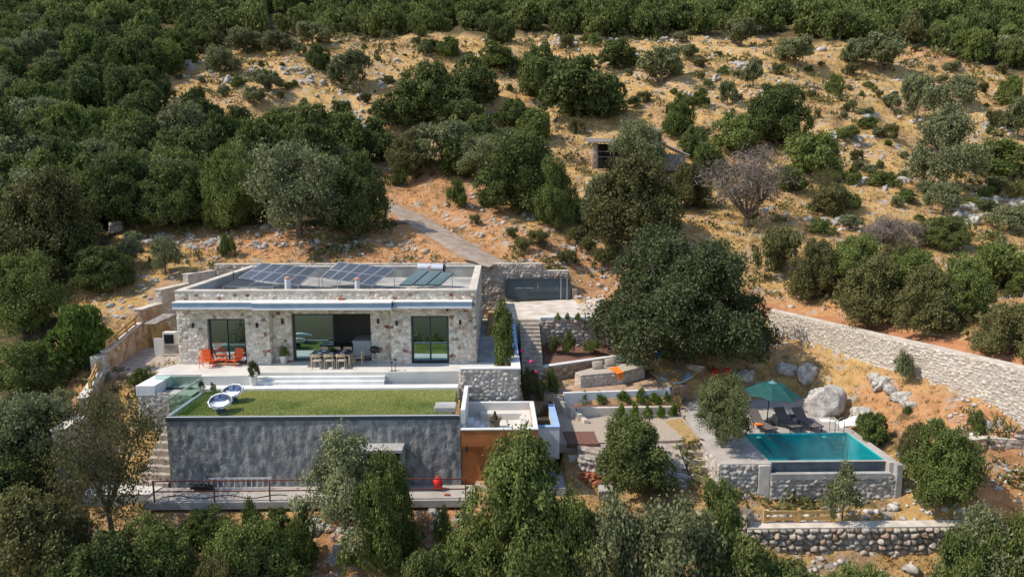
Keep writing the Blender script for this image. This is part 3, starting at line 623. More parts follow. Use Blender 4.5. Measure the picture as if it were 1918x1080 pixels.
# ================================================================== TERRACE, LAWN, WALKWAY
b = MB(); b.prism([(-18.6, 37.2), (-17.4, 35.75), (-13.1, 35.9), (-13.1, 38.3), (-18.1, 38.3)], -1.5, 0); b.box(-13.1, RX0+6.85, 36.45, YR+.1, -1.5, -.0); b.prism([(RX0+6.85, 36.45), (-2.0, 36.6), (-1.9, 35.87), (-.1, 35.87), (-.1, 38.3), (-5.9, 38.3)], -1.5, 0)
tag(b.build('terrace', M['terrace']), 'white cement terrace in front of the villa', kind='structure')
b = MB(); x0, x1 = -13.1, -6.05
for k, (ya, yb, z) in enumerate(((36.15, 36.45, -.17), (35.85, 36.15, -.34), (35.5, 35.85, -.5))): b.box(x0 if k < 2 else -17.2, x1 if k < 2 else -2.1, ya if k < 2 else 35.2, yb, -1.4, z)
tag(b.build('terrace_steps', M['white'], bevel=.01), 'three wide white steps from the terrace down to the lawn', 'steps')
def lawnz(x, y): return -.62
LX0, LX1, LY0, LY1 = -15.2, -2.15, 31.25, 35.2
tag(MB().box(LX0, LX1, LY0, LY1, -1.4, -.64).build('lawn_bed', mat('lawn_soil', (.2, .19, .05), .95, noise=(.13, .16, .035), scale=.9, detail=8)), 'soil of the lawn on the garage roof', kind='structure')
rng = np.random.default_rng(3)
def blades(name, X, Y, Z, hgt, wid, m, lean=.5, label=None, kind='stuff', nb=3, vary=None):
    n = len(X); Vs = []; Vr = []
    for k in range(nb):
        a = rng.uniform(0, 2*pi, n); ln = rng.uniform(.2, 1, n)*lean*hgt; ox = rng.normal(0, .35, n)*wid*3; oy = rng.normal(0, .35, n)*wid*3
        dx = np.cos(a)*wid/2; dy = np.sin(a)*wid/2; h = hgt*rng.uniform(.6, 1.15, n); tx = -np.sin(a)*ln; ty = np.cos(a)*ln
        Vs.append(np.stack([np.c_[X+ox-dx, Y+oy-dy, Z], np.c_[X+ox+dx, Y+oy+dy, Z], np.c_[X+ox+tx, Y+oy+ty, Z+h]], 1))
        Vr.append(np.repeat(vary if vary is not None else rng.random(n), 3))
    V = np.concatenate(Vs).reshape(-1, 3); f = np.arange(len(V)).reshape(-1, 3)
    o = link(name, npmesh(name, V, f, m, attrs={'vary': np.concatenate(Vr)})); return tag(o, label, kind=kind)
n = 26000; X = rng.uniform(LX0+.25, LX1-.05, n); Y = rng.uniform(LY0+.2, LY1, n)
yel = np.clip((Y-32.6)/1.8, 0, 1)*.9+(fbm(X*.7, Y*.7, 3)-.45)*1.6-.9*np.clip((-13-X)/2, 0, 1)
blades('lawn_grass', X, Y, np.full(n, -.64), np.full(n, .07), np.full(n, .03), M['lawnblade'], .8, 'short lawn, green at the left and yellowed towards the steps', nb=3, vary=np.clip(yel, -1, 2))
gar = thing('lawn_retaining_wall', 'high grey rough-rendered retaining wall under the lawn with dark coping', 'retaining wall', (-8.5, 31, -4))
def roughwall(parent, x0, x1, y, z0, z1, nm, m, th=1.2):
    W_, H_ = x1-x0, z1-z0; nu, nv = int(W_/.07), int(H_/.07); U, V_ = np.meshgrid(np.linspace(0, 1, nu), np.linspace(0, 1, nv)); U = U.ravel(); V_ = V_.ravel()
    x = x0+U*W_; z = z0+V_*H_; d = (fbm(x*1.3, z*.5, 3, 5)-.47)*.07+(fbm(x*5, z*2.2, 8, 4)-.47)*.1+(fbm(x*1.2, z*6, 18, 2)-.47)*.02; d *= np.clip((z1-z)/.5, .2, 1)
    VV = np.c_[x, y-.03-d, z]; g = np.arange(nu*nv).reshape(nv, nu); f = np.c_[g[:-1, :-1].ravel(), g[:-1, 1:].ravel(), g[1:, 1:].ravel(), g[1:, :-1].ravel()]
    o0 = np.array(origin(parent)); return link(nm, npmesh(nm, VV-o0, f, m, smooth=True), parent)
roughwall(gar, -15.27, -1.75, 31.05, -4.1, -.78, 'wall', M['render_wall'])
MB().box(-15.27, -1.75, 31.12, 31.2, -4.1, -.78).box(-15.27, -15.15, 31.12, 35.3, -4.1, -.78).build('wall_core', M['render_wall'], gar)
MB().box(-15.3, -1.8, 30.98, 31.24, -.78, -.6).build('coping', M['anth'], gar, bevel=.01); MB().box(-15.28, -1.8, 31.0, 31.08, -.6, -.575).build('metal_trim', M['alu_white'], gar)
gb = thing('glass_balustrade', 'low frameless glass balustrade along the left edge of the lawn', 'balustrade', (-15.2, 33, -.6))
MB().box(-15.22, -15.18, 31.3, 35.0, -.55, .2).build('glass_panel', M['clear'], gb); MB().box(-15.28, -15.12, 31.26, 35.05, -.64, -.55).build('base_rail', M['alu_white'], gb); MB().box(-15.225, -15.175, 31.3, 35.0, .2, .225).build('top_rail', M['alu'], gb)
gb = thing('glass_balustrade', 'glass balustrade across the small terrace left of the lawn', 'balustrade', (-16, 35, -.6))
MB().box(-17.6, -15.25, 34.98, 35.02, -.35, .28).build('glass_panel', M['clear'], gb); MB().box(-17.6, -15.25, 34.93, 35.07, -.45, -.35).build('base_rail', M['anth'], gb)
MB().box(-17.6, -15.25, 34.975, 35.025, .28, .31).build('top_rail', M['alu'], gb)
# small stone block left of lawn
st = thing('stone_block_wall', 'stone corner wall with white top left of the lawn', 'wall', (-17.5, 34.4, -3))
sb = SB(); sb.face((-18.0, 33.9, -3), (-15.32, 33.9, -3), (-15.32, 33.9, -.45), (-18.0, 33.9, -.1), 'pale', .21, seed=50); sb.face((-18.0, 36.2, -3), (-18.0, 33.9, -3), (-18.0, 33.9, -.1), (-18.0, 36.2, -.1), 'pale', .21, seed=51); sb.flat([(-18, 33.9, -.45), (-15.32, 33.9, -.45), (-15.32, 35.6, -.45), (-18, 35.6, -.45)], (.5, .5, .46)); sb.build('stone_face', st)
MB().prism([(-18.05, 33.85), (-17.1, 33.85), (-17.1, 35.7), (-18.05, 36.3)], -.44, .08).build('white_top', M['white'], st, bevel=.02)
b = MB(); b.box(-15.75, -1.2, 29.45, 31.05, -4.35, -4.0); tag(b.build('walkway', M['deck'], bevel=.02), 'narrow concrete walkway along the foot of the grey wall', kind='structure')
MB().box(-15.75, -1.2, 29.42, 29.45, -4.6, -4.02)
rl = thing('metal_railing', 'thin red-brown metal railing along the walkway edge', 'railing', (-8.5, 29.5, -4))
pxs = [288, 401, 505, 617, 745, 872]
for p_ in pxs:
    x = PY(p_, 920, 29.5)[0]; MB().bar((x, 29.5, -4.9), (x, 29.5, -3.02), .055, .055).build('post', M['redpaint'], rl)
xa, xb = PY(286, 920, 29.5)[0], PY(874, 920, 29.5)[0]
for z in (-3.02, -3.5): MB().bar((xa, 29.5, z), (xb, 29.5, z), .045, .045).build('rail', M['redpaint'], rl)
# concrete box canopy on the grey wall
cb = thing('door_canopy', 'grey concrete canopy box projecting from the grey wall', 'canopy', (-5.4, 30.6, -4))
xa, xb = PY(648, 850, 30.4)[0], PY(755, 850, 30.4)[0]
MB().box(xa, xb, 30.1, 31.0, -2.05, -1.9).build('slab', M['concrete'], cb, bevel=.01); MB().box(xb-.15, xb, 30.35, 31.0, -4, -2.05).build('side_wall', M['concrete'], cb); MB().box(xa+.25, xb-.2, 30.96, 31.0, -4, -2.05).build('doorway', M['dark'], cb)
# things on the walkway
ld = thing('ladder', 'pale aluminium ladder lying on its side against the grey wall', 'ladder', (-11.3, 30.7, -4))
xa, xb = PY(391, 900, 30.75)[0], PY(509, 900, 30.75)[0]; b = MB()
for z in (-3.94, -3.46): b.bar((xa, 30.75, z), (xb, 30.75, z), .03, .08)
b.build('rails', M['alu_white'], ld); b = MB()
for k in range(11): b.tube([(xa+.15+k*(xb-xa-.3)/10, 30.75, -3.93), (xa+.15+k*(xb-xa-.3)/10, 30.75, -3.47)], .025, 6)
b.build('rungs', M['alu_white'], ld)
bb = thing('pump', 'black cylindrical pump lying beside the ladder', 'pump', (-14, 30.7, -4)); x = PY(372, 905, 30.6)[0]
MB().tube([(x-.35, 30.6, -3.78), (x+.3, 30.6, -3.78)], .13, 14).build('pump_body', M['blackplastic'], bb); MB().box(x+.32, x+.6, 30.5, 30.75, -3.99, -3.75).tube([(x+.45, 30.6, -3.8), (x+.45, 30.6, -3.5)], .03, 6).build('motor', M['charcoal'], bb, bevel=.02); MB().box(x-.2, x+.2, 30.5, 30.7, -4, -3.9).build('foot', M['redpaint'], bb)
bl = thing('float_buoy', 'round red plastic float on the walkway by the orange wall', 'float', (PY(820, 915, 30.5)[0], 30.5, -4))
x = bl.location.x; MB().sphere((x, 30.5, -3.68), (.23, .2, .31), 18, 12).build('float_shell', M['red'], bl, smooth=True); MB().tube([(x, 30.5, -3.42), (x, 30.5, -3.34)], .06, 10).build('neck', M['red'], bl); MB().lathe((x, 30.5, -3.72), [(.235, 0), (.245, .03), (.235, .06)], 18).build('seam', M['redpaint'], bl)
MB().box(x-.5, x-.3, 0, .1, 0, .1) ; 
x = PY(836, 923, 29.9)[0]; tag(MB().box(x-.1, x+.15, 29.85, 30.0, -4, -3.92).build('brick', M['brick'], bevel=.01), 'single red brick lying on the walkway near the red float', 'brick')
hs = MB().tube([(-15.2+i*.33+0, 29.95+.18*sin(i*.9), -3.98) for i in range(18)], .02, 6).build('hose', M['charcoal']); tag(hs, 'thin dark hose snaking along the left of the walkway', 'hose')
# ------------------------------------------------------------------ orange block with sunken seating basin on top
OX0, OX1, OY0, OY1, OZ = -1.7, 1.84, 30.85, 35.0, -1.22
ob = thing('terracotta_outbuilding', 'terracotta rendered block with white-rimmed sunken seating basin on top', 'outbuilding', (0, 33, -4.2))
b = MB(); b.box(OX0, OX1, OY0, OY0+.16, -2.05, OZ-.04); b.box(OX0+.02, OX1-.02, OY0+.02, OY0+1.2, -2.15, -2.052); b.box(OX0, OX1-.3, OY0+.3, OY0+1.3, -4.2, -2.152); b.box(OX1-.3, OX1, OY0, OY1, -4.2, -2.05); b.box(OX1-.16, OX1, OY0+.16, OY1, -2.05, OZ-.04)
b.build('wall', M['orange_wall'], ob)
b = MB(); b.box(OX0-.03, OX1+.03, OY0-.03, OY0+.2, OZ-.04, OZ+.02); b.box(OX1-.2, OX1+.03, OY0+.2, OY1, OZ-.04, OZ+.02); b.box(OX0-.03, OX0+.2, OY0+.2, OY0+.7, OZ-.04, OZ+.02); b.box(OX0, OX1-.2, OY1-.2, OY1, OZ-.04, OZ+.02); b.build('rim', M['white'], ob, bevel=.01)
b = MB(); b.box(OX0, OX1-.16, OY0+.16, OY1, -2.05, -1.95); b.box(-.9, OX1-.17, OY1-.75, OY1-.2, -1.95, -1.62); b.box(1.1, OX1-.17, OY0+.5, OY1-.75, -1.95, -1.62); b.box(OX0, OX1, OY1-.2, OY1-.02, -3.5, OZ-.042); b.build('basin', M['terrace'], ob, bevel=.01)
b = MB()
for k in range(4): b.box(-1.45+k*.26, -1.45+(k+1)*.26, 31.75, 32.5, -1.95, -1.2-.17*k)
b.build('steps', M['white'], ob, bevel=.01)
MB().box(OX0-.05, OX0+.16, 31.3, 35.3, -4.1, -.42).build('divider_wall', M['white'], ob, bevel=.01)
MB().box(-3.0, -2.0, 31.5, 32.4, -.62, -.38).build('service_hatch', M['concrete'], ob, bevel=.02)
x, y, z = PY(873, 838, OY0-.1); b = MB().tube([(x, OY0-.02, z), (x, OY0-.12, z)], .05, 10).tube([(x, OY0-.08, z+.05), (x, OY0-.12, z-.18)], [.05, .1], 10); o = b.build('floodlight', M['blackplastic'], ob)
cp = thing('clay_urn', 'dark wide-rimmed clay urn with pointed centre on the basin floor', 'urn', (-.1, 32.6, -1.95))
x, y = P(927, 802, -1.95)[:2]; cp.location = (x, y, -1.95)
MB().lathe((x, y, -1.95), [(.2, 0), (.24, .05), (.24, .3), (.28, .42), (.35, .5), (.36, .54), (.28, .53), (.2, .45)], 20).build('bowl', M['pot_clay'], cp); MB().lathe((x, y, -1.5), [(.17, 0), (.14, .12), (.07, .3), (.05, .42), (.02, .46)], 10).build('centre_spike', M['soilpot'], cp)
# blue-grey planter beside it
pl = thing('white_planter', 'narrow white-topped planter trough right of the seating basin', 'planter', (2.4, 34.4, -4))
b = MB(); b.box(2.72, 3.02, 32.6, 36.3, -3.4, -1.8); b.box(1.92, 2.72, 32.6, 32.85, -3.4, -1.8); b.build('trough_wall', M['white'], pl, bevel=.01); MB().box(2.7, 3.04, 32.58, 36.3, -1.798, -1.74).box(1.9, 2.698, 32.58, 32.87, -1.798, -1.74).build('blue_coping', M['paleblue'], pl); MB().box(1.9, 2.72, 32.85, 36.3, -3.4, -2.3).build('soil', M['soilpot'], pl)
# ------------------------------------------------------------------ white L wall with stone face
lw = thing('white_capped_stone_wall', 'L-shaped stone wall with white top between the terrace and the outdoor stair', 'wall', (0, 36, -3))
sb = SB(); sb.wall((-1.95, 35.5), (1.1, 35.5), -3, .38, .3, 'grey', .21, seed=60, relief=.09, res=.05); sb.wall((1.1, 35.5), (1.1, 45.3), -3.2, .38, .35, 'house', .3, seed=64, z1b=.9, res=.07); sb.build('stone_face', lw)
b = MB(); b.box(-2.0, 1.2, 35.42, 35.85, .38, .46); b.prism([(.72, 35.85, .46), (1.2, 35.85, .46), (1.2, 38.0, .5), (.72, 38.0, .5)], .1, None); b.build('white_top', M['white'], lw, bevel=.012); MB().prism([(.6, 38.0, .62), (1.16, 38.0, .62), (1.16, 45.4, .96), (.6, 45.4, .96)], .0, None).build('blue_top', M['paleblue'], lw, bevel=.012)
tag(MB().prism([(-1.15, 38.3), (-.1, 38.3), (-.1, 45.2), (.58, 45.4), (.58, 51.4), (-1.15, 51.4)], -.3, .01).build('path', M['concrete']), 'grey paved side path along the right wall of the villa', kind='structure')
tag(MB().box(-.1, .62, 35.9, 45.2, -.3, .06).build('flower_bed', M['mulch']), 'brown mulched bed between side path and white wall', kind='structure')
# ------------------------------------------------------------------ courtyard, gate, back walls
b = MB().prism([(.6, 45.2, 1.12), (6.6, 45.2, 1.12), (8, 51.4, 1.62), (.6, 51.4, 1.3)], -.5, None); tag(b.build('courtyard', M['court']), 'pale gravelled concrete courtyard in front of the grey gate', kind='structure')
bw = thing('back_retaining_wall', 'long stepped stone retaining wall behind the villa running to the gate', 'retaining wall', (-9, 51.5, 0))
sb = SB(); sb.wall((-20.9, 51.45), (3.3, 51.45), 0, 4.1, .45, 'rubble', .22, seed=70, relief=.1, res=.07, back=False); sb.wall((3.3, 51.47), (5.3, 51.47), .5, 3.55, .45, 'rubble', .22, seed=74, relief=.1, back=False)
sb.wall((-21.9, 49.2), (-20.9, 51.45), 0, 3.65, .5, 'pale', .21, seed=76); sb.wall((-22.4, 46.2), (-21.9, 49.2), 0, 3.0, .5, 'pale', .21, seed=77); sb.wall((-22.6, 43.9), (-22.4, 46.2), 0, 2.1, .5, 'warm', .3, seed=78)
sb.build('stone_face', bw)
b = MB(); b.box(-20.95, 3.35, 51.4, 51.95, 4.1, 4.17); b.box(3.35, 5.35, 51.42, 51.97, 3.55, 3.62)
def cap(a, c, z0, z1, th, e=.05, h=.07):
    a = np.array(a, float); c = np.array(c, float); d = (c-a)/np.linalg.norm(c-a); n = np.array([-d[1], d[0]])
    pts = [(*(a-n*e-d*e), z0+h), (*(c-n*e+d*e), z1+h), (*(c+n*(th+e)+d*e), z1+h), (*(a+n*(th+e)-d*e), z0+h)]
    lo = [(p[0], p[1], p[2]-h) for p in pts]; b.add(lo+pts, [(3, 2, 1, 0), (4, 5, 6, 7), (0, 1, 5, 4), (1, 2, 6, 5), (2, 3, 7, 6), (3, 0, 4, 7)])
cap((-21.9, 49.2), (-20.9, 51.45), 3.65, 3.65, .5); cap((-22.4, 46.2), (-21.9, 49.2), 3.0, 3.0, .5); cap((-22.6, 43.9), (-22.4, 46.2), 2.1, 2.1, .5)
b.build('capping', M['cream'], bw, bevel=.01)
gt = thing('sliding_gate', 'wide dark grey panel gate at the back of the courtyard', 'gate', (3, 51.2, 1.4))
gx0, gx1 = PY(949, 540, 51.1)[0], PY(1069, 540, 51.1)[0]; gz0, gz1 = PY(950, 558, 51.1)[2], PY(950, 523, 51.1)[2]
MB().box(gx0, gx1, 51.1, 51.16, gz0, gz1).build('panel', M['gate'], gt); b = MB(); b.box(gx0-.05, gx0, 51.02, 51.2, gz0, gz1+.06); b.box(gx0, gx1, 51.02, 51.2, gz1, gz1+.06); b.box(gx0, gx1, 51.02, 51.2, gz0-.08, gz0); b.build('gate_frame', M['anth'], gt)
MB().bar((gx0+1.4, 51.08, gz0+.42), (gx1-.9, 51.08, gz0+.42), .03, .03).build('lower_rail', M['anth'], gt)
for q_ in (1050.5, 1062): x = PY(q_, 540, 50.9)[0]; MB().bar((x, 50.9, gz0-.05), (x, 50.9, gz1+.12), .05, .05).build('guide_post', M['alu'], gt)
b = MB()     # small raised letters and emblem on the gate, too small in the photo to read
for k in range(11): 
    if k != 5: b.box(gx0+.68+k*.125, gx0+.75+k*.125, 51.085, 51.1, gz0+.72, gz0+.78)
for k in range(5): b.box(gx0+2.3, gx0+2.34+(k % 2)*.02, 51.085, 51.1, gz0+.7+k*.11, gz0+.76+k*.11)
b.box(gx0+3.72, gx0+3.8, 51.085, 51.1, gz0+.72, gz0+.77); b.build('lettering', M['cream'], gt)
tag(MB().box(gx1+.15, gx1+.5, 51.0, 51.5, 1.3, 2.25).build('gate_pillar', M['paleslab'], bevel=.02), 'short stone stub at the right end of the gate', 'pillar')
# courtyard edge wall and bed
cw = thing('courtyard_edge_wall', 'stone terrace wall with white top below the courtyard', 'wall', (5, 45, -.6))
sb = SB(); sb.wall((2.85, 45.15), (9.5, 45.15), -.9, 1.16, .4, 'rubble', .22, seed=80, relief=.12); sb.build('stone_face', cw); MB().box(2.8, 9.5, 45.08, 45.6, 1.16, 1.32).build('white_top', M['white'], cw, bevel=.02)
# outdoor stair
b = MB(); ns = 17; ya, yb = 45.2, 38.6
for k in range(ns):
    y1 = ya-(ya-yb)*k/ns; b.box(1.46+.0, 2.75, y1-(ya-yb)/ns, y1, -3.3, 1.1-(k+1)*3.0/ns)
tag(b.build('outdoor_stairs', M['paleslab'], bevel=.02), 'long narrow stair descending beside the white wall', 'stairs')
b = MB()
for k in range(5): b.prism([P(1034+k*12, 738+k*3, -2)[:2], P(1041+k*12, 738+k*3, -2)[:2], P(1055+k*12, 760+k*5, -2.6)[:2], P(1046+k*12, 760+k*5, -2.6)[:2]], -3.3, -2.1-.17*k)
tag(b.build('garden_steps', M['cream'], bevel=.02), 'short flight of pale steps from patio down to the gravel', 'steps')
bedp = [(2.85, 41.6, -1.12), (8.4, 44.45, -1.05), (9.4, 45.0, -.9), (9.4, 45.15, -.7), (2.85, 45.15, -.55)]
tag(MB().prism(bedp, -2.2, None).build('planting_bed', M['mulch']), 'raised bed of brown mulch between stair and bench wall', kind='structure')
gw = thing('bench_backing_wall', 'curving warm stone wall with white top behind the built-in bench', 'wall', (6, 41, -2.2))
wp = [(2.66, 41.2, -1.1), (8.46, 44.18, -1.1), (9.25, 44.45, -1.1)]; wp2 = [(9.25, 44.45, -1.12), (10.07, 43.37, -1.2), (11.88, 42.5, -1.22), (13.0, 42.2, -1.3)]
sb = SB()
sb.wall(wp[0][:2], wp[1][:2], -2.3, wp[0][2], .35, 'warm', .25, seed=90, z1b=wp[1][2]); sb.wall(wp[1][:2], wp[2][:2], -2.3, wp[1][2], .35, 'warm', .25, seed=91, z1b=wp[2][2])
for i in range(3): sb.wall(wp2[i][:2], wp2[i+1][:2], -2.5, wp2[i][2], .35, 'warm', .25, seed=93+i, z1b=wp2[i+1][2])
sb.build('stone_face', gw); b = MB()
for i in range(2): cap(wp[i][:2], wp[i+1][:2], wp[i][2], wp[i+1][2], .35, .03, .07)
b.build('white_top', M['white'], gw)
bn = thing('garden_bench', 'long built-in stone bench with beige cushion top in the garden', 'bench', (7, 41, -2.1))
bt = [P(1077, 697, -1.35), P(1088, 703, -1.35), P(1166, 696, -1.35), P(1208, 686, -1.35), P(1196, 672, -1.35), P(1150, 678, -1.35)]
sb = SB(); zt = -1.45
for i, (a, c) in enumerate(zip(bt[:3], bt[1:4])): sb.face((*a[:2], -2.15), (*c[:2], -2.15), (*c[:2], zt), (*a[:2], zt), 'grey' if i else 'pale', .19, seed=100+i)
sb.flat([(*bt[0][:2], zt), (*bt[1][:2], zt), (*bt[2][:2], zt), (*bt[5][:2], zt)]); sb.flat([(*bt[2][:2], zt), (*bt[3][:2], zt), (*bt[4][:2], zt), (*bt[5][:2], zt)]); sb.build('stone_base', bn)
MB().prism([(p[0], p[1]) for p in bt], zt, -1.33).build('seat_cushion', M['linen'], bn, bevel=.03)
CU = [(1120, 684, 'linen', 'beige square cushion, leftmost of the four on the garden bench'), (1143, 679, 'linen', 'beige square cushion, second from the left on the garden bench'), (1163, 674, 'linen_grey', 'grey-green cushion next to the beige ones on the garden bench'), (1186, 670, 'linen_grey', 'dark grey-green cushion, rightmost on the garden bench')]
for px_, py_, m_, lb in CU:
    x, y, z = P(px_, py_+6, -1.33); o = thing('cushion', lb, 'cushion', (x, y, z), RAD(20), 'cushions on the garden bench')
    c = MB(); N_ = 8; vs = []; fs = []
    for s_ in (-1, 1):
        for i in range(N_+1):
            for j in range(N_+1):
                u, v = i/N_*2-1, j/N_*2-1; t = .09*(1-u**4)*(1-v**4)+.015; vs.append((u*.4*(1-.08*v*v), s_*t+v*.1, .25+v*.24*(1-.08*u*u)))
    g = (N_+1)**2
    for s_ in (0, 1):
        for i in range(N_):
            for j in range(N_): a = s_*g+i*(N_+1)+j; q = (a, a+1, a+N_+2, a+N_+1); fs.append(q if s_ else q[::-1])
    c.add(vs, fs); c.build('cushion_cover', M[m_], o, world=False, smooth=True)
    MB().tube([(-.39, -.09, .03), (.39, -.09, .03), (.39, .09, .47), (-.39, .09, .47), (-.39, -.09, .03)], .012, 6).build('piping', M[m_], o, world=False)
a = [P(1141, 690, -1.3), P(1155, 686, -1.3), P(1168, 697, -1.3), P(1156, 700, -1.3)]
b = MB(); b.add([*a, (*P(1158, 701.5, -1.33)[:2], -1.62), (*P(1166, 700, -1.33)[:2], -1.66)], [(0, 1, 2, 3), (3, 2, 5, 4)]); o = b.build('throw', M['throw'])
sm = o.modifiers.new('thick', 'SOLIDIFY'); sm.thickness = .03; tag(o, 'bright orange throw draped over the edge of the garden bench', 'throw')
# patio, low planters
tag(MB().prism([(2.8, 38.75), (10.2, 39.4), (12.6, 42.3), (10, 43.4), (9.2, 44.5), (2.7, 41.3), (1.5, 38.75)], -3, -2.12).build('patio', mat('patio_earth', (.45, .32, .22), .95, noise=(.33, .22, .15), scale=2, bump=.5, detail=8)), 'sandy patio in front of the garden bench', kind='structure')
pw = MB(); pw.prism([(3.8, 38.75, -1.93), (10.15, 39.3, -1.93), (10.15, 39.5, -1.93), (3.8, 38.95, -1.93)], -2.9, None); pw.prism([(9.95, 39.5), (10.15, 39.5), (10.35, 40.3), (10.15, 40.3)], -2.9, -1.93)
tag(pw.build('patio_edge_wall', M['white'], bevel=.02), 'low white wall edging the patio above the green shrubs', 'wall')
tag(MB().prism([(4.6, 37.95), (10, 37.95), (10.1, 39.3), (3.9, 38.75)], -3.3, -2.66).build('planting_strip', M['mulch']), 'narrow planting strip between the two low white walls', kind='structure')
pw = MB(); pw.prism([(4.45, 37.7), (10.0, 37.85), (10.0, 38.05), (4.55, 37.95)], -3.3, -2.5); tag(pw.build('shrub_bed_wall', M['cream'], bevel=.02), 'low cream wall in front of the row of green shrubs', 'wall')
# gravel yard, sunken drive
tag(MB().prism([(3.1, 33.6), (9.25, 33.95), (10.42, 34.4), (10.42, 38.4), (4.4, 38.2), (3.1, 39)], -3.5, -3.0).build('gravel_yard', M['gravel']), 'pale gravel yard between the orange block and the pool', kind='structure')
tag(MB().prism([P(1245, 788, -2.98)[:2], P(1276, 783, -2.98)[:2], P(1310, 822, -2.98)[:2], P(1288, 826, -2.98)[:2]], -3.5, -2.985).build('dry_grass_patch', mat('straw_turf', (.42, .28, .12), .95, noise=(.3, .2, .08), scale=4, bump=.6, detail=8)), 'triangle of dry yellow turf beside the pool path', kind='structure')
# ------------------------------------------------------------------ pool terrace
PX0, PX1, PY0, PY1, PZ = 12.9, 18.5, 31.35, 34.85, -3.0
b = MB()
deckp = [(10.45, 34.9), (19.0, 34.9), (19.0, 37.3), (20.1, 39.9), (18.9, 40.9), (12.0, 40.6), (10.7, 39.8)]
b.prism(deckp, -3.9, PZ); b.box(10.45, PX0, 30.85, 34.9, -3.9, PZ); b.box(PX1, 18.98, 30.85, 34.9, -5.2, PZ)
tag(b.build('pool_terrace', M['deck'], bevel=.015), 'beige paved terrace round the swimming pool', kind='structure')
pm = thing('swimming_pool', 'turquoise infinity swimming pool with dark overflow channel along its front', 'swimming pool', (15.7, 33, -4.6))
b = MB(); D_ = -4.45
b.add([(PX0, PY0, D_), (PX1, PY0, D_), (PX1, PY1, D_), (PX0, PY1, D_)], [(0, 1, 2, 3)]); z1 = PZ-.001
for a, c in (((PX0+.002, PY0), (PX0+.002, PY1)), ((PX0, PY1-.002), (PX1, PY1-.002)), ((PX1-.002, PY1), (PX1-.002, PY0)), ((PX1, PY0), (PX0, PY0))): b.add([(*a, D_), (*c, D_), (*c, PZ-.05 if a[1] == PY0 == c[1] else PZ-.01), (*a, PZ-.05 if a[1] == PY0 == c[1] else PZ-.01)], [(0, 1, 2, 3)])
b.build('basin', M['pooltile'], pm)
MB().add([(PX0+.01, PY0, PZ-.07), (PX1-.01, PY0, PZ-.07), (PX1-.01, PY1-.01, PZ-.07), (PX0+.01, PY1-.01, PZ-.07)], [(0, 1, 2, 3)]).build('water_surface', M['water'], pm)
MB().box(PX0-.02, PX1+.02, PY0-.16, PY0-.005, -4.2, PZ-.055).build('infinity_edge', M['deck'], pm, bevel=.01)
MB().box(PX0-.02, PX1+.02, PY0-.2, PY0-.165, -4.2, PZ-.07).build('edge_facing', M['darktile'], pm)
MB().box(PX0-.1, PX1+.02, PY0-.52, PY0-.2, -4.0, -3.62).build('channel_floor', M['darktile'], pm)
MB().box(PX0-.1, PX1+.02, 30.6, PY0-.5, -3.72, -3.42).build('channel_kerb', M['concrete'], pm, bevel=.01)
sb = SB(); sb.wall((PX0-.1, 30.7), (18.98, 30.7), -4.75, -3.55, .15, 'grey', .21, seed=110, relief=.1, back=False, ends=False); sb.face((18.985, 30.6, -5.2), (18.985, 35, -4.2), (18.985, 35, PZ-.01), (18.985, 30.6, PZ-.01), 'grey', .21, seed=112); sb.build('stone_face', pm)
MB().box(PX0-.1, 18.95, 30.78, 30.84, -5.3, -4.72).build('footing', M['dirt'], pm)
MB().box(18.72, 19.0, 30.55, 30.85, -5.3, PZ).build('corner_post', M['concrete'], pm, bevel=.01)
for px_ in (1421, 1543): x, y, z = PY(px_, 816.5, PY1-.02); MB().lathe((x, PY1-.03, -3.22), [(.12, 0), (.12, .02)], 12).sphere((x, PY1-.03, -3.22), (.13, .03, .06), 12, 6).build('pool_lamp', M['white'], pm)
pf = thing('stone_platform', 'stone-faced platform with pale top left of the pool', 'platform', (11.6, 32, -4.8))
sb = SB(); sb.face((10.44, 30.83, -4.9), (12.25, 30.83, -4.9), (12.25, 30.83, PZ-.02), (10.44, 30.83, PZ-.02), 'grey', .21, seed=115, relief=.1); sb.face((10.43, 34.2, -4.9), (10.43, 30.83, -4.9), (10.43, 30.83, PZ-.02), (10.43, 34.2, PZ-.02), 'grey', .21, seed=116, relief=.08); sb.build('stone_face', pf)
MB().box(12.25, 12.78, 30.7, 30.845, -4.9, -3.05).build('side_pillar', M['cream'], pf, bevel=.01)
b = MB()
for i in range(6): b.box(9.25+.04*i, 10.42, 34.3-i*.5-.5, 34.3-i*.5, -5.2, -3.15-.24*i)
tag(b.build('path_steps', M['paleslab'], bevel=.02), 'narrow stone steps descending left of the pool platform', 'steps')
sw = SB(); sw.wall((4.0, 32.7), (9.1, 31.4), -5.1, -3.25, .4, 'grey', .21, seed=120, relief=.12, z1b=-3.9); tag(sw.build('yard_retaining_wall'), 'short grey stone wall below the gravel yard, left of the path steps', 'wall')
tag(MB().prism([(4.0, 33.05, -3.1), (4.0, 33.8, -3.02), (9.2, 34.4, -3.02), (9.2, 31.8, -3.85)], -4.9, None).build('stone_ramp', M['paleslab']), 'pale broken stone ramp left of the path steps', kind='structure')
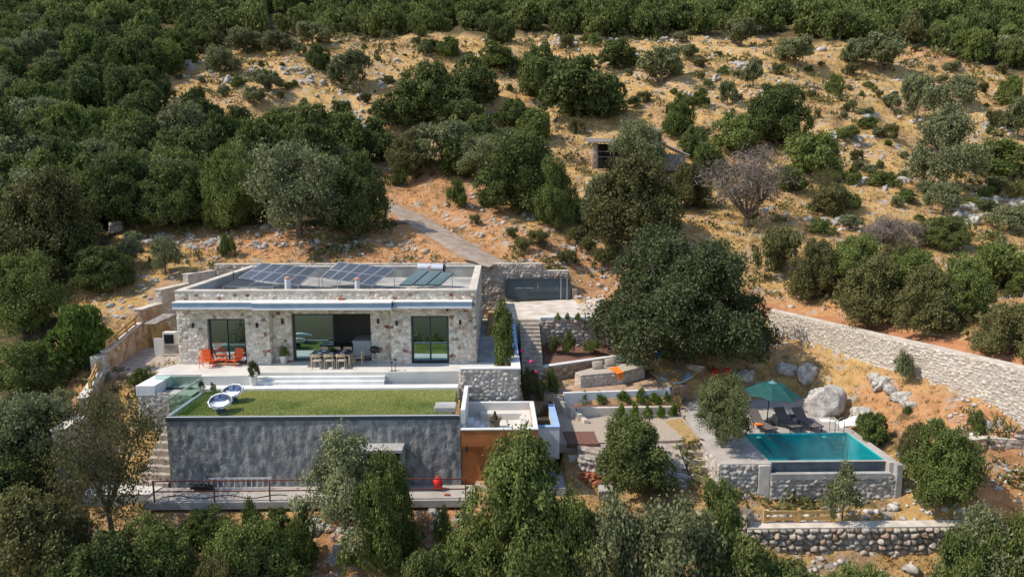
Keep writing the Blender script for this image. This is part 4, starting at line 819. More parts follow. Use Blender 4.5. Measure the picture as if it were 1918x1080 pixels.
# pool furniture
um = thing('parasol', 'dark green octagonal parasol shading the pool loungers', 'umbrella', P(1436, 793, -3))
ux, uy, uz = um.location; MB().tube([(ux, uy, -3), (ux+.1, uy, -.68)], .03, 10).build('pole', M['charcoal'], um); MB().box(ux-.35, ux+.35, uy-.35, uy+.35, -2.99, -2.9).build('base', M['charcoal'], um, bevel=.02)
vs = [(ux+.2, uy, -.62)]; fs = []; R_ = 1.55; n8 = 16
for k in range(n8):
    a = 2*pi*k/n8+pi/8; r = R_ if k % 2 == 0 else R_*.86; vs.append((ux+.2+r*.45*cos(a), uy+r*.45*sin(a), -.8)); 
for k in range(n8):
    a = 2*pi*k/n8+pi/8; r = R_ if k % 2 == 0 else R_*.86; zz = -1.32 if k % 2 == 0 else -1.26; vs.append((ux+.2+r*cos(a), uy+r*sin(a), zz-.08*cos(a)))
for k in range(n8): k2 = (k+1) % n8; fs += [(0, 1+k, 1+k2), (1+k, 1+n8+k, 1+n8+k2, 1+k2)]
o = MB().add(vs, fs).build('canopy', M['umbrella'], um); sm = o.modifiers.new('t', 'SOLIDIFY'); sm.thickness = .012
MB().lathe((ux+.2, uy, -.68), [(.3, -.04), (.15, .04), (.05, .1), (.02, .16)], 8).build('vent_cap', M['umbtop'], um)
for k in range(0, n8, 2): MB().bar(Vector(vs[0])-Vector((0, 0, .03)), Vector(vs[1+n8+k])-Vector((0, 0, .02)), .02, .02).build('rib', M['alu_white'], um)
def lounger(label, loc, rz):
    r = thing('sun_lounger', label, 'sun lounger', loc, rz, 'sun loungers beside the pool')
    MB().box(-.32, .32, -.95, .25, .3, .34).build('seat', M['sling'], r, world=False, bevel=.01)
    q = MB(); q.add([(-.32, .25, .31), (.32, .25, .31), (.32, .85, .85), (-.32, .85, .85), (-.32, .27, .28), (.32, .27, .28), (.32, .87, .82), (-.32, .87, .82)], [(0, 1, 2, 3), (7, 6, 5, 4), (1, 0, 4, 5), (2, 1, 5, 6), (3, 2, 6, 7), (0, 3, 7, 4)]); q.build('backrest', M['sling'], r, world=False)
    q = MB().bar((-.34, -.97, .32), (-.34, .3, .32)).bar((.34, -.97, .32), (.34, .3, .32)).bar((-.34, -.97, .32), (.34, -.97, .32)).bar((-.3, .6, .55), (-.3, .85, .05), .025, .025).bar((.3, .6, .55), (.3, .85, .05), .025, .025); q.build('frame', M['charcoal'], r, world=False)
    for x in (-.32, .32):
        for y in (-.85, .2): MB().bar((x, y, 0), (x, y, .31), .035, .035).build('leg', M['charcoal'], r, world=False)
    return r
L0 = lounger('taupe sun lounger half hidden behind the olive tree, an orange towel on it', (*P(1425, 803, -3)[:2], -3), RAD(14))
copy_tree(L0, (*P(1473, 799, -3)[:2], -3), RAD(10), 'middle sun lounger, in the shadow of the parasol'); copy_tree(L0, (*P(1509, 799, -3)[:2], -3), RAD(14), 'rightmost sun lounger, its back in the sun outside the parasol')
x, y, _ = P(1420, 796, -2.65); tag(MB().sphere((x, y, -2.6), (.22, .16, .07), 14, 8).tube([(x-.2, y-.12, -2.58), (x+.2, y-.08, -2.58)], .06, 8).build('orange_towel', M['throw']), 'folded orange towel lying on the leftmost sun lounger', 'towel')
tb = thing('side_table', 'small low table between the two right sun loungers', 'side table', (*P(1487, 792, -3)[:2], -3))
x, y, _ = tb.location; MB().box(x-.28, x+.28, y-.2, y+.2, -2.62, -2.58).build('table_top', M['charcoal'], tb, bevel=.01)
for dx in (-.23, .23):
    for dy in (-.15, .15): MB().bar((x+dx, y+dy, -3), (x+dx, y+dy, -2.62), .03, .03).build('leg', M['charcoal'], tb)
pl_ = thing('pool_ladder', 'stainless steel handrail pair at the back right corner of the pool', 'pool ladder', (17.3, 34.9, -3))
for px_ in (1557, 1574):
    x = PY(px_+3, 800, PY1)[0]; pts = [(x, PY1+.35, -3)]+[(x, PY1+.35-.3+.3*cos(a), -2.45+.25*sin(a)) for a in np.linspace(0, pi, 9)]+[(x, PY1-.25, -3.9)]
    MB().tube(pts, .022, 8).build('handrail', M['steel'], pl_, smooth=True)
xa, xb = PY(1560, 800, PY1)[0], PY(1577, 800, PY1)[0]
for z in (-3.4, -3.65, -3.9): MB().box(xa, xb, PY1-.3, PY1-.2, z, z+.03).build('tread', M['steel'], pl_)
bg = thing('beanbag_lounger', 'white floppy cushion lounger at the right corner of the pool terrace', 'cushion', P(1594, 796, -3))
x, y, _ = bg.location; N_ = 14; vs = []
for i in range(N_+1):
    for j in range(N_+1):
        u, v = i/N_, j/N_; vs.append((x-.75+1.6*u+.2*v, y-.35+.95*v-.35*u, -2.98+.5*(max(0, sin(u*2.6))*sin(pi*(.1+.8*v)))+.08*sin(9*u+4*v)*.5))
g = N_+1; b = MB().add(vs, [(i*g+j, (i+1)*g+j, (i+1)*g+j+1, i*g+j+1) for i in range(N_) for j in range(N_)]); o = b.build('cushion_cover', M['towel'], bg, smooth=True); sm = o.modifiers.new('t', 'SOLIDIFY'); sm.thickness = .1
MB().tube([(x+.8, y-.7, -2.95), (x+1.0, y+.25, -2.8)], .05, 8).build('hem', M['charcoal'], bg)
x, y, _ = P(1549, 788, -3); tag(MB().box(x-.35, x+.3, y-.25, y+.2, -2.995, -2.95).build('folded_towel', M['towel'], bevel=.02), 'small white towel lying flat on the paving behind the pool', 'towel')
# ------------------------------------------------------------------ long stone wall, right low walls, retaining wall
PTS = [(19.0, 47.5), (21.0, 42.2), (22.9, 37.4), (25.1, 31.7), (27.0, 26.5)]
lw2 = thing('long_stone_wall', 'long pale stone wall slanting across the slope at the right', 'wall', (22, 38, -1)); sb = SB(); b = MB()
for i in range(4):
    a, c = PTS[i], PTS[i+1]; zb = [-1.0, -1.2, -1.45, -1.7, -2.4]
    sb.wall(a, c, zb[i], 1.28, .5, 'pale', .17, seed=130+i, relief=.07, z0b=zb[i+1], res=.05, ends=(i == 0), gap=.14, asp=1.35, back=False)
    cap(a, c, 1.28, 1.28, .5, .01, .06)
sb.build('stone_face', lw2); b.build('capping', M['cream'], lw2)
lr = thing('curved_low_wall', 'low curved rubble wall above the bare earth at the far right', 'wall', (26, 34.5, -4.4)); sb = SB(); b = MB()
q = [P(1783, 840, -2.3)[:2], P(1815, 828, -2.2)[:2], P(1852, 821, -2.1)[:2], P(1918, 824, -2.1)[:2], P(1990, 828, -2.1)[:2]]
for i in range(4): sb.wall(q[i], q[i+1], -3.6, -2.12, .35, 'warm' if i < 2 else 'rubble', .28, seed=140+i, relief=.08); cap(q[i], q[i+1], -2.12, -2.12, .35, .03, .05)
sb.build('stone_face', lr); b.build('capping', M['cream'], lr)
rw = thing('dry_stone_retaining_wall', 'tall dry-stone retaining wall of rounded stones below the pool', 'retaining wall', (17, 28.6, -7.8)); sb = SB()
sb.wall((10.95, 28.45), (22.6, 28.45), -8.2, -5.02, .5, 'dry', .27, seed=150, relief=.16, res=.045, gap=.13, asp=1.35, back=False); sb.wall((9.9, 29.4), (10.95, 28.45), -6.5, -4.35, .6, 'dry', .25, seed=152, relief=.12, gap=.2); sb.face((10.95, 28.45, -6.5), (11.5, 30.4, -5.4), (11.5, 30.4, -4.35), (10.95, 28.45, -4.35), 'dry', .25, seed=153); sb.build('stone_face', rw)
MB().box(10.97, 22.6, 28.42, 29.0, -5.04, -4.95).build('capping', M['cream'], rw, bevel=.02)
def timber_fence(label, a, c, h, n, name='timber_fence'):
    r = thing(name, label, 'fence', ((a[0]+c[0])/2, (a[1]+c[1])/2, min(a[2], c[2])), group=None); a = Vector(a); c = Vector(c)
    for i in range(n): p_ = a.lerp(c, i/(n-1)); MB().bar(p_-Vector((0, 0, .1)), p_+Vector((0, 0, h)), .13, .13).build('post', M['fencewood'], r)
    for k in (.32, .78): MB().bar(a+Vector((0, -.02, h*k)), c+Vector((0, -.02, h*k)), .05, .16).build('rail', M['fencewood'], r)
timber_fence('short yellow wooden fence on the wall below the pool', (11.9, 28.9, -4.95), (15.0, 28.9, -4.95), .62, 3)
# left boundary walls and their fences
lf = thing('left_boundary_wall', 'stepped beige stone boundary wall left of the villa', 'wall', (-21.5, 39, -1)); sb = SB(); b = MB()
sb.wall((-21.55, 37.9), (-22.7, 43.9), -.8, .85, .35, 'warm', .3, seed=160, z1b=1.25, back=True); cap((-21.55, 37.9), (-22.7, 43.9), .85, 1.25, .35)
sb.wall((-21.55, 37.2), (-21.55, 37.9), -1.2, .75, .6, 'pale', .28, seed=163); 
sb.wall((-20.1, 33.2), (-21.5, 37.2), -2.6, -.35, .35, 'warm', .3, seed=161, z1b=-.1); cap((-20.1, 33.2), (-21.5, 37.2), -.35, -.1, .35)
sb.wall((-20.0, 31.0), (-20.1, 33.2), -4.4, -1.2, .5, 'pale', .21, seed=162); cap((-20.0, 31.0), (-20.1, 33.2), -1.2, -1.2, .5)
sb.build('stone_face', lf); b.build('capping', M['cream'], lf)
timber_fence('upper yellow wooden fence on the left boundary wall, behind the fig tree', (-21.75, 38.2, .93), (-22.75, 43.2, 1.25), .55, 4); timber_fence('lower yellow wooden fence on the left boundary wall, nearer the lawn', (-20.6, 34.4, -.2), (-21.7, 37.0, -.05), .55, 3)
tag(MB().prism([(-21.5, 37.5), (-17.9, 37.4), (-17.9, 43.8), (-22.6, 43.8)], -.9, -.3).build('side_yard', M['paleslab']), 'pale paved side yard left of the villa', kind='structure')
so_ = SB(); so_.wall((-21.3, 37.4), (-18.3, 37.6), -1.5, -.25, .3, 'warm', .25, seed=170); tag(so_.build('side_yard_wall'), 'low stone wall in front of the side yard left of the terrace', 'wall')
ac = thing('outdoor_unit', 'cream box unit with black square grille left of the villa', 'air conditioner', (*PY(317, 640, 42)[:2], -.3)); x = ac.location.x
MB().box(x-.4, x+.4, 42, 42.45, .25, 1.05).build('casing', M['lemon'], ac, bevel=.02); MB().box(x-.28, x+.28, 41.97, 42.0, .36, .92).build('grille', M['blackplastic'], ac); MB().box(x-.35, x+.35, 42.05, 42.4, -.3, .25).build('plinth', M['concrete'], ac)
x = PY(300, 655, 41.6)[0]; tag(MB().prism([(x-.3, 41.5), (x+.25, 41.4), (x+.3, 41.5), (x-.25, 41.6)], -.3, .8).build('leaning_panel', M['alu_white']), 'pale flat panel standing left of the cream box unit', 'panel')
tn = MB().add([P(268, 607, 1.85), P(305, 588, 2.3), P(331, 588, 2.3), P(331, 597, 1.95), P(290, 607, 1.85)], [(0, 1, 2, 3, 4)]).build('tin_awning', M['tin']); sm = tn.modifiers.new('t', 'SOLIDIFY'); sm.thickness = .04; tag(tn, 'grey sheet metal awning over the side yard left of the villa', 'awning')
# stairs down left of lawn
b = MB()
for i in range(8): b.prism([(-16.6-i*.05, 33.3-i*.3), (-15.4, 33.1-i*.3), (-15.4, 33.4-i*.3), (-16.6-i*.05, 33.6-i*.3)], -4.6, -1.9-.27*i)
tag(b.build('side_stairs', M['paleslab'], bevel=.02), 'warm stone stair descending along the left end of the grey wall', 'stairs')
tag(MB().prism([(-18.9, 30.2), (-15.9, 30.2), (-15.5, 31.6), (-17.3, 31.9), (-19.2, 31.7)], -4.8, -3.95).build('lower_slab', M['terrace']), 'pale concrete slab left of the walkway', kind='structure')
# old shed on the hill
sh = thing('old_shed', 'ruined stone and timber shed with sagging tin roof among the hillside trees', 'shed', (14, 75, 12))
Ys = 74; zz = PY(1160, 292, Ys)[2]-.3; xa, xb, xc = PY(1110, 280, Ys)[0], PY(1244, 280, Ys)[0], PY(1288, 280, Ys)[0]
sb = SB(); sb.wall((xa, Ys), (xa+.5, Ys), zz-1, zz+1.6, .4, 'warm', .3, seed=180, res=.1); sb.build('stone_pier', sh)
b = MB().add([(xa-.4, Ys-.4, zz+1.62), (xb+.2, Ys-.4, zz+1.55), (xb+.2, Ys+3.5, zz+2.1), (xa-.4, Ys+3.5, zz+2.2), (xa-.4, Ys-.4, zz+1.74), (xb+.2, Ys-.4, zz+1.67), (xb+.2, Ys+3.5, zz+2.25), (xa-.4, Ys+3.5, zz+2.35)], [(3, 2, 1, 0), (4, 5, 6, 7), (0, 1, 5, 4), (1, 2, 6, 5), (2, 3, 7, 6), (3, 0, 4, 7)]); b.build('tin_roof', M['tin'], sh)
b = MB()
for k in range(5): x = xa+.5+k*(xb-xa-.5)/4; b.bar((x, Ys, zz-1), (x, Ys, zz+1.6), .15, .15)
for z in (.2, .75): b.bar((xa+.5, Ys, zz+z), (xb, Ys, zz+z), .1, .1)
b.build('timber_frame', M['oldwood'], sh); MB().box(xa+.5, xb, Ys+1.2, Ys+1.3, zz-1, zz+1.6).build('board_wall', M['dark'], sh)
b = MB().add([(xb, Ys, zz+1.6), (xc+.2, Ys-.2, zz+.4), (xc+.2, Ys+2.5, zz+.5), (xb, Ys+2.5, zz+1.7)], [(0, 1, 2, 3)]); o = b.build('lean_to_roof', M['alu_white'], sh); sm = o.modifiers.new('t', 'SOLIDIFY'); sm.thickness = .08
MB().prism([(xb+.1, Ys), (xc-.2, Ys), (xc-.2, Ys+.1), (xb+.1, Ys+.1)], zz-1.2, zz+.5).build('board_wall', M['tin'], sh)
pk = thing('picket_fence', 'rickety grey picket fence on the slope left of the shed', 'fence', hit(1090, 312)); b = MB()
for k in range(22):
    h_ = hit(1052+k*3.4, 312-k*.35); b.bar((h_[0], h_[1], h_[2]-.2), (h_[0]+random.uniform(-.1, .1), h_[1], h_[2]+random.uniform(.6, 1.0)), .1, .04)
b.build('pickets', M['oldwood'], pk); a, c = hit(1052, 312), hit(1120, 305); MB().bar((a[0], a[1], a[2]+.5), (c[0], c[1], c[2]+.5), .05, .05).build('rail', M['oldwood'], pk)
# ================================================================== TERRACE AND LAWN FURNITURE
def dining_chair(label, loc, rz, m='wood'):
    r = thing('dining_chair', label, 'chair', loc, rz, 'chairs round the terrace dining table')
    MB().box(-.23, .23, -.22, .24, .43, .46).build('seat', M['linen'], r, world=False, bevel=.01)
    q = MB(); pts = [(-.24, -.22, .78), (-.12, -.27, .78), (.12, -.27, .78), (.24, -.22, .78)]
    for a, c in zip(pts, pts[1:]): q.bar(a, c, .03, .16)
    q.build('backrest', M[m], r, world=False)
    for x in (-.22, .22): MB().bar((x, -.22, 0), (x, -.22, .84), .04, .04).build('leg', M[m], r, world=False); MB().bar((x, .22, 0), (x, .22, .43), .04, .04).build('leg', M[m], r, world=False)
    return r
tx, ty = (P(597, 684, 0)[0]+P(645, 684, 0)[0])/2+.05, 37.9
dt_ = thing('dining_table', 'long outdoor dining table with dark top and pale wooden legs', 'table', (tx, ty, 0)); TW = 1.1
MB().box(tx-TW, tx+TW, ty-.45, ty+.45, .72, .76).build('tabletop', M['tabletop'], dt_, bevel=.01); MB().box(tx-TW+.03, tx+TW-.03, ty-.42, ty-.38, .64, .72).box(tx-TW+.03, tx+TW-.03, ty+.38, ty+.42, .64, .72).build('apron', M['wood'], dt_)
for sx in (-1, 1):
    for sy in (-1, 1): MB().box(tx+sx*(TW-.06)-.05, tx+sx*(TW-.06)+.05, ty+sy*.38-.05, ty+sy*.38+.05, 0, .72).build('leg', M['wood'], dt_)
c0 = dining_chair('pale wooden dining chair at the near side of the table, leftmost of three', (tx-.68, ty-.62, 0), 0)
copy_tree(c0, (tx, ty-.62, 0), 0, 'pale wooden dining chair at the near side of the table, in the middle'); copy_tree(c0, (tx+.66, ty-.62, 0), 0, 'pale wooden dining chair at the near side of the table, nearest the barbecue')
copy_tree(c0, (tx-.66, ty+.62, 0), pi, 'dining chair at the far side of the table, in front of the closed glass'); copy_tree(c0, (tx+.05, ty+.62, 0), pi, 'dining chair at the far side of the table, hidden behind the centrepiece'); copy_tree(c0, (tx+.7, ty+.62, 0), pi, 'dining chair at the far side of the table, in front of the open doorway')
copy_tree(c0, (tx+TW+.35, ty+.1, 0), pi/2, 'dining chair at the right head of the table')
for i, (dx, dy) in enumerate(((-.62, -.25), (.02, -.25), (.62, -.25), (-.5, .25), (.62, .25))):
    tag(MB().lathe((tx+dx, ty+dy, .762), [(.07, 0), (.13, .012), (.135, .02), (.1, .014)], 16).build('plate', M['plate']), 'white plate set on the dark dining table', 'plate', 'plates on the dining table')
ce = thing('centrepiece', 'dark bowl of greenery in the middle of the dining table', 'centrepiece', (tx+.05, ty+.05, .76)); MB().lathe((tx+.05, ty+.05, .762), [(.1, 0), (.2, .08), (.22, .12), (.15, .1)], 14).build('bowl', M['blackplastic'], ce)
# kettle barbecue
bq = thing('kettle_barbecue', 'black kettle barbecue standing against the stone wall beside the open door', 'barbecue', (PY(702, 672, 38.4)[0], 38.4, 0)); x, y, _ = bq.location
MB().lathe((x, y, .78), [(.05, -.22), (.2, -.15), (.27, 0), (.27, .02), (.2, .16), (.05, .22)], 18).build('kettle', M['kettle'], bq, smooth=True)
for a in (0, 2.1, 4.2): MB().bar((x+.1*cos(a), y+.1*sin(a), .62), (x+.27*cos(a), y+.27*sin(a), 0), .03, .03).build('leg', M['alu'], bq)
MB().tube([(x, y, .98), (x, y, 1.04)], .04, 8).build('lid_handle', M['wood'], bq); MB().lathe((x, y, .25), [(.18, 0), (.18, .02)], 14).build('ash_tray', M['alu'], bq)
# orange metal chairs
def orange_chair(label, loc, rz):
    r = thing('garden_armchair', label, 'chair', loc, rz, 'orange metal lounge chairs')
    MB().add([(-.28, -.28, .36), (.28, -.28, .36), (.28, .25, .32), (-.28, .25, .32), (-.28, -.28, .33), (.28, -.28, .33), (.28, .25, .29), (-.28, .25, .29)], [(0, 1, 2, 3), (7, 6, 5, 4), (1, 0, 4, 5), (2, 1, 5, 6), (3, 2, 6, 7), (0, 3, 7, 4)]).build('seat', M['orangechair'], r, world=False)
    q = MB()
    for k in range(9): x = -.26+k*.065; q.bar((x, .25, .32), (x, .42, .88), .045, .02)
    q.bar((-.29, .42, .88), (.29, .42, .88), .035, .035); q.build('backrest', M['orangechair'], r, world=False)
    for x in (-.31, .31):
        MB().bar((x, -.3, 0), (x, -.3, .56), .03, .03).build('leg', M['orangechair'], r, world=False); MB().bar((x, .38, 0), (x, .3, .56), .03, .03).build('leg', M['orangechair'], r, world=False); MB().bar((x, -.32, .57), (x, .34, .57), .05, .03).build('armrest', M['orangechair'], r, world=False)
    return r
oc = orange_chair('orange metal lounge chair on the right, in front of the bedroom window', (*P(440, 684, 0)[:2], 0), RAD(-25))
copy_tree(oc, (*P(398, 685, 0)[:2], 0), RAD(70), 'orange metal lounge chair on the left, turned sideways by the wire screen')
fs_ = thing('footstool', 'low orange slatted footstool between the two orange chairs', 'stool', (*P(415, 683, 0)[:2], 0)); x, y, _ = fs_.location; q = MB()
for k in range(6): q.box(x-.32+k*.11, x-.24+k*.11, y-.2, y+.2, .3, .32)
q.build('slats', M['orangechair'], fs_); 
for dx in (-.28, .28):
    for dy in (-.17, .17): MB().bar((x+dx, y+dy, 0), (x+dx, y+dy, .3), .025, .025).build('leg', M['orangechair'], fs_)
sc = thing('wire_screen', 'red wire mesh chaise standing at the left end of the orange chairs', 'chair', (*P(383, 690, 0)[:2], 0)); x, y, _ = sc.location; q = MB()
for k in range(12): q.bar((x-.25+k*.05, y, .35), (x-.3+k*.05, y+.3, 1.0), .014, .014)
for k in range(8): q.bar((x-.25-.01*k, y+.04*k, .35+.09*k), (x+.3-.01*k, y+.04*k, .35+.09*k), .014, .014)
q.build('mesh_back', M['orangechair'], sc)
for dx in (-.27, .3): MB().bar((x+dx, y, 0), (x+dx, y, .7), .025, .025).build('leg', M['orangechair'], sc); MB().bar((x+dx, y+.55, 0), (x+dx, y+.3, .6), .025, .025).build('leg', M['orangechair'], sc)
sc2 = thing('bistro_table', 'small dark round table by the bedroom window', 'table', (*P(413, 676, 0)[:2], 0)); x, y, _ = sc2.location; y -= .1
MB().lathe((x, y, .7), [(.3, 0), (.3, .025)], 18).build('table_top', M['redpaint'], sc2); MB().tube([(x, y, 0), (x, y, .7)], .025, 8).build('pedestal', M['charcoal'], sc2); MB().lathe((x, y, 0), [(.2, 0), (.18, .02)], 14).build('foot', M['charcoal'], sc2)
# papasan chairs
def papasan(label, loc, rz):
    r = thing('papasan_chair', label, 'chair', loc, rz, 'round papasan chairs on the lawn'); r.scale = (.74, .74, .8)
    def bowl(R, dep, z, tilt, lumps, thick):
        vs = []; nr, na = 7, 28
        for i in range(nr+1):
            t = i/nr
            for k in range(na):
                a = 2*pi*k/na; rr = R*t*(1+lumps*.05*cos(a*10)*t); zz = dep*(t**2)-lumps*.025*abs(cos(a*5))*t+lumps*.02*sin(t*9)
                X, Y, Z = rr*cos(a), rr*sin(a), zz; vs.append((X, Y*cos(tilt)-Z*sin(tilt), z+Y*sin(tilt)+Z*cos(tilt)))
        fs = [(i*na+k, i*na+(k+1) % na, (i+1)*na+(k+1) % na, (i+1)*na+k) for i in range(nr) for k in range(na)]; return MB().add(vs, fs)
    o = bowl(.66, .42, .34, RAD(22), 0, .04).build('wicker_bowl', M['wicker'], r, world=False, smooth=True); s = o.modifiers.new('t', 'SOLIDIFY'); s.thickness = .04
    o = bowl(.68, .27, .52, RAD(22), 1, .1).build('seat_cushion', M['cushion_white'], r, world=False, smooth=True); s = o.modifiers.new('t', 'SOLIDIFY'); s.thickness = .12; s.offset = 1
    MB().lathe((0, 0, 0), [(.36, 0), (.34, .05), (.2, .3), (.22, .36)], 18).build('wicker_base', M['wicker'], r, world=False)
    for dx, a in ((-.22, .3), (.2, -.35)):
        q = MB().box(-.17, .17, -.04, .04, -.13, .13); q.v = [(dx+v[0]*cos(a)-v[2]*sin(a), .22+v[1]+v[2]*.5, .8+v[0]*sin(a)+v[2]*cos(a)) for v in q.v]; q.build('blue_pillow', M['cushion_blue'], r, world=False, bevel=.04)
    return r
pc = papasan('round pale-cushioned papasan chair farther back on the lawn', (*P(437, 752, -.62)[:2], -.62), RAD(-8)); copy_tree(pc, (*P(414, 771, -.62)[:2], -.62), RAD(15), 'round pale-cushioned papasan chair at the front left corner of the lawn')
# pots
def pot(label, loc, r0, h, m='pot_white'):
    o = thing('potted_plant', label, 'potted plant', loc); x, y, z = loc
    MB().lathe((x, y, z), [(r0*.68, 0), (r0, h), (r0*1.03, h), (r0*.9, h-.03), (r0*.2, h-.05)], 18).build('pot', M[m], o); return o
POTS = [pot('potted shrub in a white pot beside the left edge of the glass door', (PY(531, 674, 38.42)[0], 38.42, 0), .2, .45), pot('tall grassy plant in a pale pot at the left end of the white steps', (*P(475, 721, -.5)[:2], -.5), .22, .5),
        pot('small young plant in a pale pot at the left back corner of the lawn', (*P(377, 737, -.62)[:2], -.62), .12, .28)]
for px_, py_, hh, lb in ((733, 696, .45, 'shorter of two thin black garden lanterns on the terrace edge'), (740, 695, .6, 'taller of two thin black garden lanterns on the terrace edge')):
    x, y, _ = P(px_, py_, 0); y = max(y, 36.7); r = thing('garden_lantern', lb, 'lantern', (x, y, 0)); MB().tube([(x, y, 0), (x, y, hh)], .018, 6).build('stem', M['blackplastic'], r); MB().lathe((x, y, hh-.02), [(.02, 0), (.1, .02), (.07, .07), (.02, .09)], 10).build('shade', M['blackplastic'], r); MB().lathe((x, y, 0), [(.12, 0), (.1, .015)], 10).build('base', M['blackplastic'], r)
# things under the big oak
x, y, z = P(1265, 722, -2.3); hm = thing('hammock', 'pale blue cloth hammock slung low under the big oak', 'hammock', (x, y, -2.2)); vs = []
for i in range(13):
    for j in range(5):
        u, v = i/12, j/4; vs.append((x-.95+1.9*u, y-.4+.8*v-.2*u, z+.55-.55*sin(pi*(.08+.84*u))+.22*(2*v-1)**2+.25*u+.03*sin(17*u+5*v)))
o = MB().add(vs, [(i*5+j, (i+1)*5+j, (i+1)*5+j+1, i*5+j+1) for i in range(12) for j in range(4)]).build('cloth', M['hammock'], hm, smooth=True); s = o.modifiers.new('t', 'SOLIDIFY'); s.thickness = .02
MB().tube([(x-.95, y, z+.4), (x-1.6, y, z+.9)], .02, 6).tube([(x+.95, y-.2, z+.7), (x+1.6, y-.2, z+1.1)], .02, 6).build('rope', M['linen'], hm)
h_ = hit(1233, 668); x, y, z = h_; tag(MB().lathe((x, y, z+.05), [(.14, 0), (.26, .35), (.28, .36), (.24, .34), (.13, .05)], 16).build('bucket', M['bluebucket']), 'bright blue plastic tub in the shade under the big oak', 'tub')
for px_, py_, lb in ((1339, 704, 'smaller red plastic seat, left of the two under the oak'), (1361, 703, 'larger red plastic seat, right of the two under the oak')):
    x, y, z = hit(px_, py_); r = thing('plastic_stool', lb, 'stool', (x, y, z)); MB().lathe((x, y, z+.4), [(.2, 0), (.22, .03), (.2, .05)], 14).build('seat', M['red'], r)
    for a in (.8, 2.4, 3.9, 5.5): MB().bar((x+.15*cos(a), y+.15*sin(a), z+.4), (x+.22*cos(a), y+.22*sin(a), z), .05, .03).build('leg', M['red'], r)
# bottom of the centre: slab, brick pile, black tyre
x, y = 5.3, 31.0; zz = gz(x, y); tag(MB().prism([P(1121, 920, -4.4)[:2], P(1148, 918, -4.4)[:2], P(1146, 890, -4.4)[:2], P(1121, 890, -4.4)[:2]], -5.2, -4.4).build('manhole_slab', M['concrete'], bevel=.02), 'square pale concrete slab set among rubble below the gravel yard', 'slab')
q = MB(); q.box(3.55, 5.0, 33.1, 33.5, -4.4, -3.55); tag(q.build('low_kerb_wall', M['cream'], bevel=.02), 'short cream kerb wall below the brown mulch by the small oak', 'wall')
tag(MB().prism([(3.5, 33.5), (5.1, 33.5), (5.1, 35.3), (3.4, 35.3)], -3.2, -2.985).build('mulch_patch', M['mulch']), 'patch of brown mulch in front of the gravel yard', kind='structure')
random.seed(5); bp_ = thing('brick_pile', 'untidy pile of red bricks below the cream kerb wall', 'brick pile', (4.6, 32.3, -4.6))
q = MB()
for k in range(46):
    x, y = random.uniform(4.0, 5.1), random.uniform(31.8, 32.9); z = -4.5+random.uniform(0, .5); a = random.uniform(0, pi); q.bar((x, y, z), (x+.24*cos(a), y+.24*sin(a), z+random.uniform(-.04, .04)), .12, .07)
q.build('bricks', M['brick'], bp_)
tag(MB().box(.0+1.9, 3.2, 31.0, 33.0, -4.6, -4.2).build('side_slab', M['concrete']), 'shaded concrete slab right of the orange block', kind='structure')
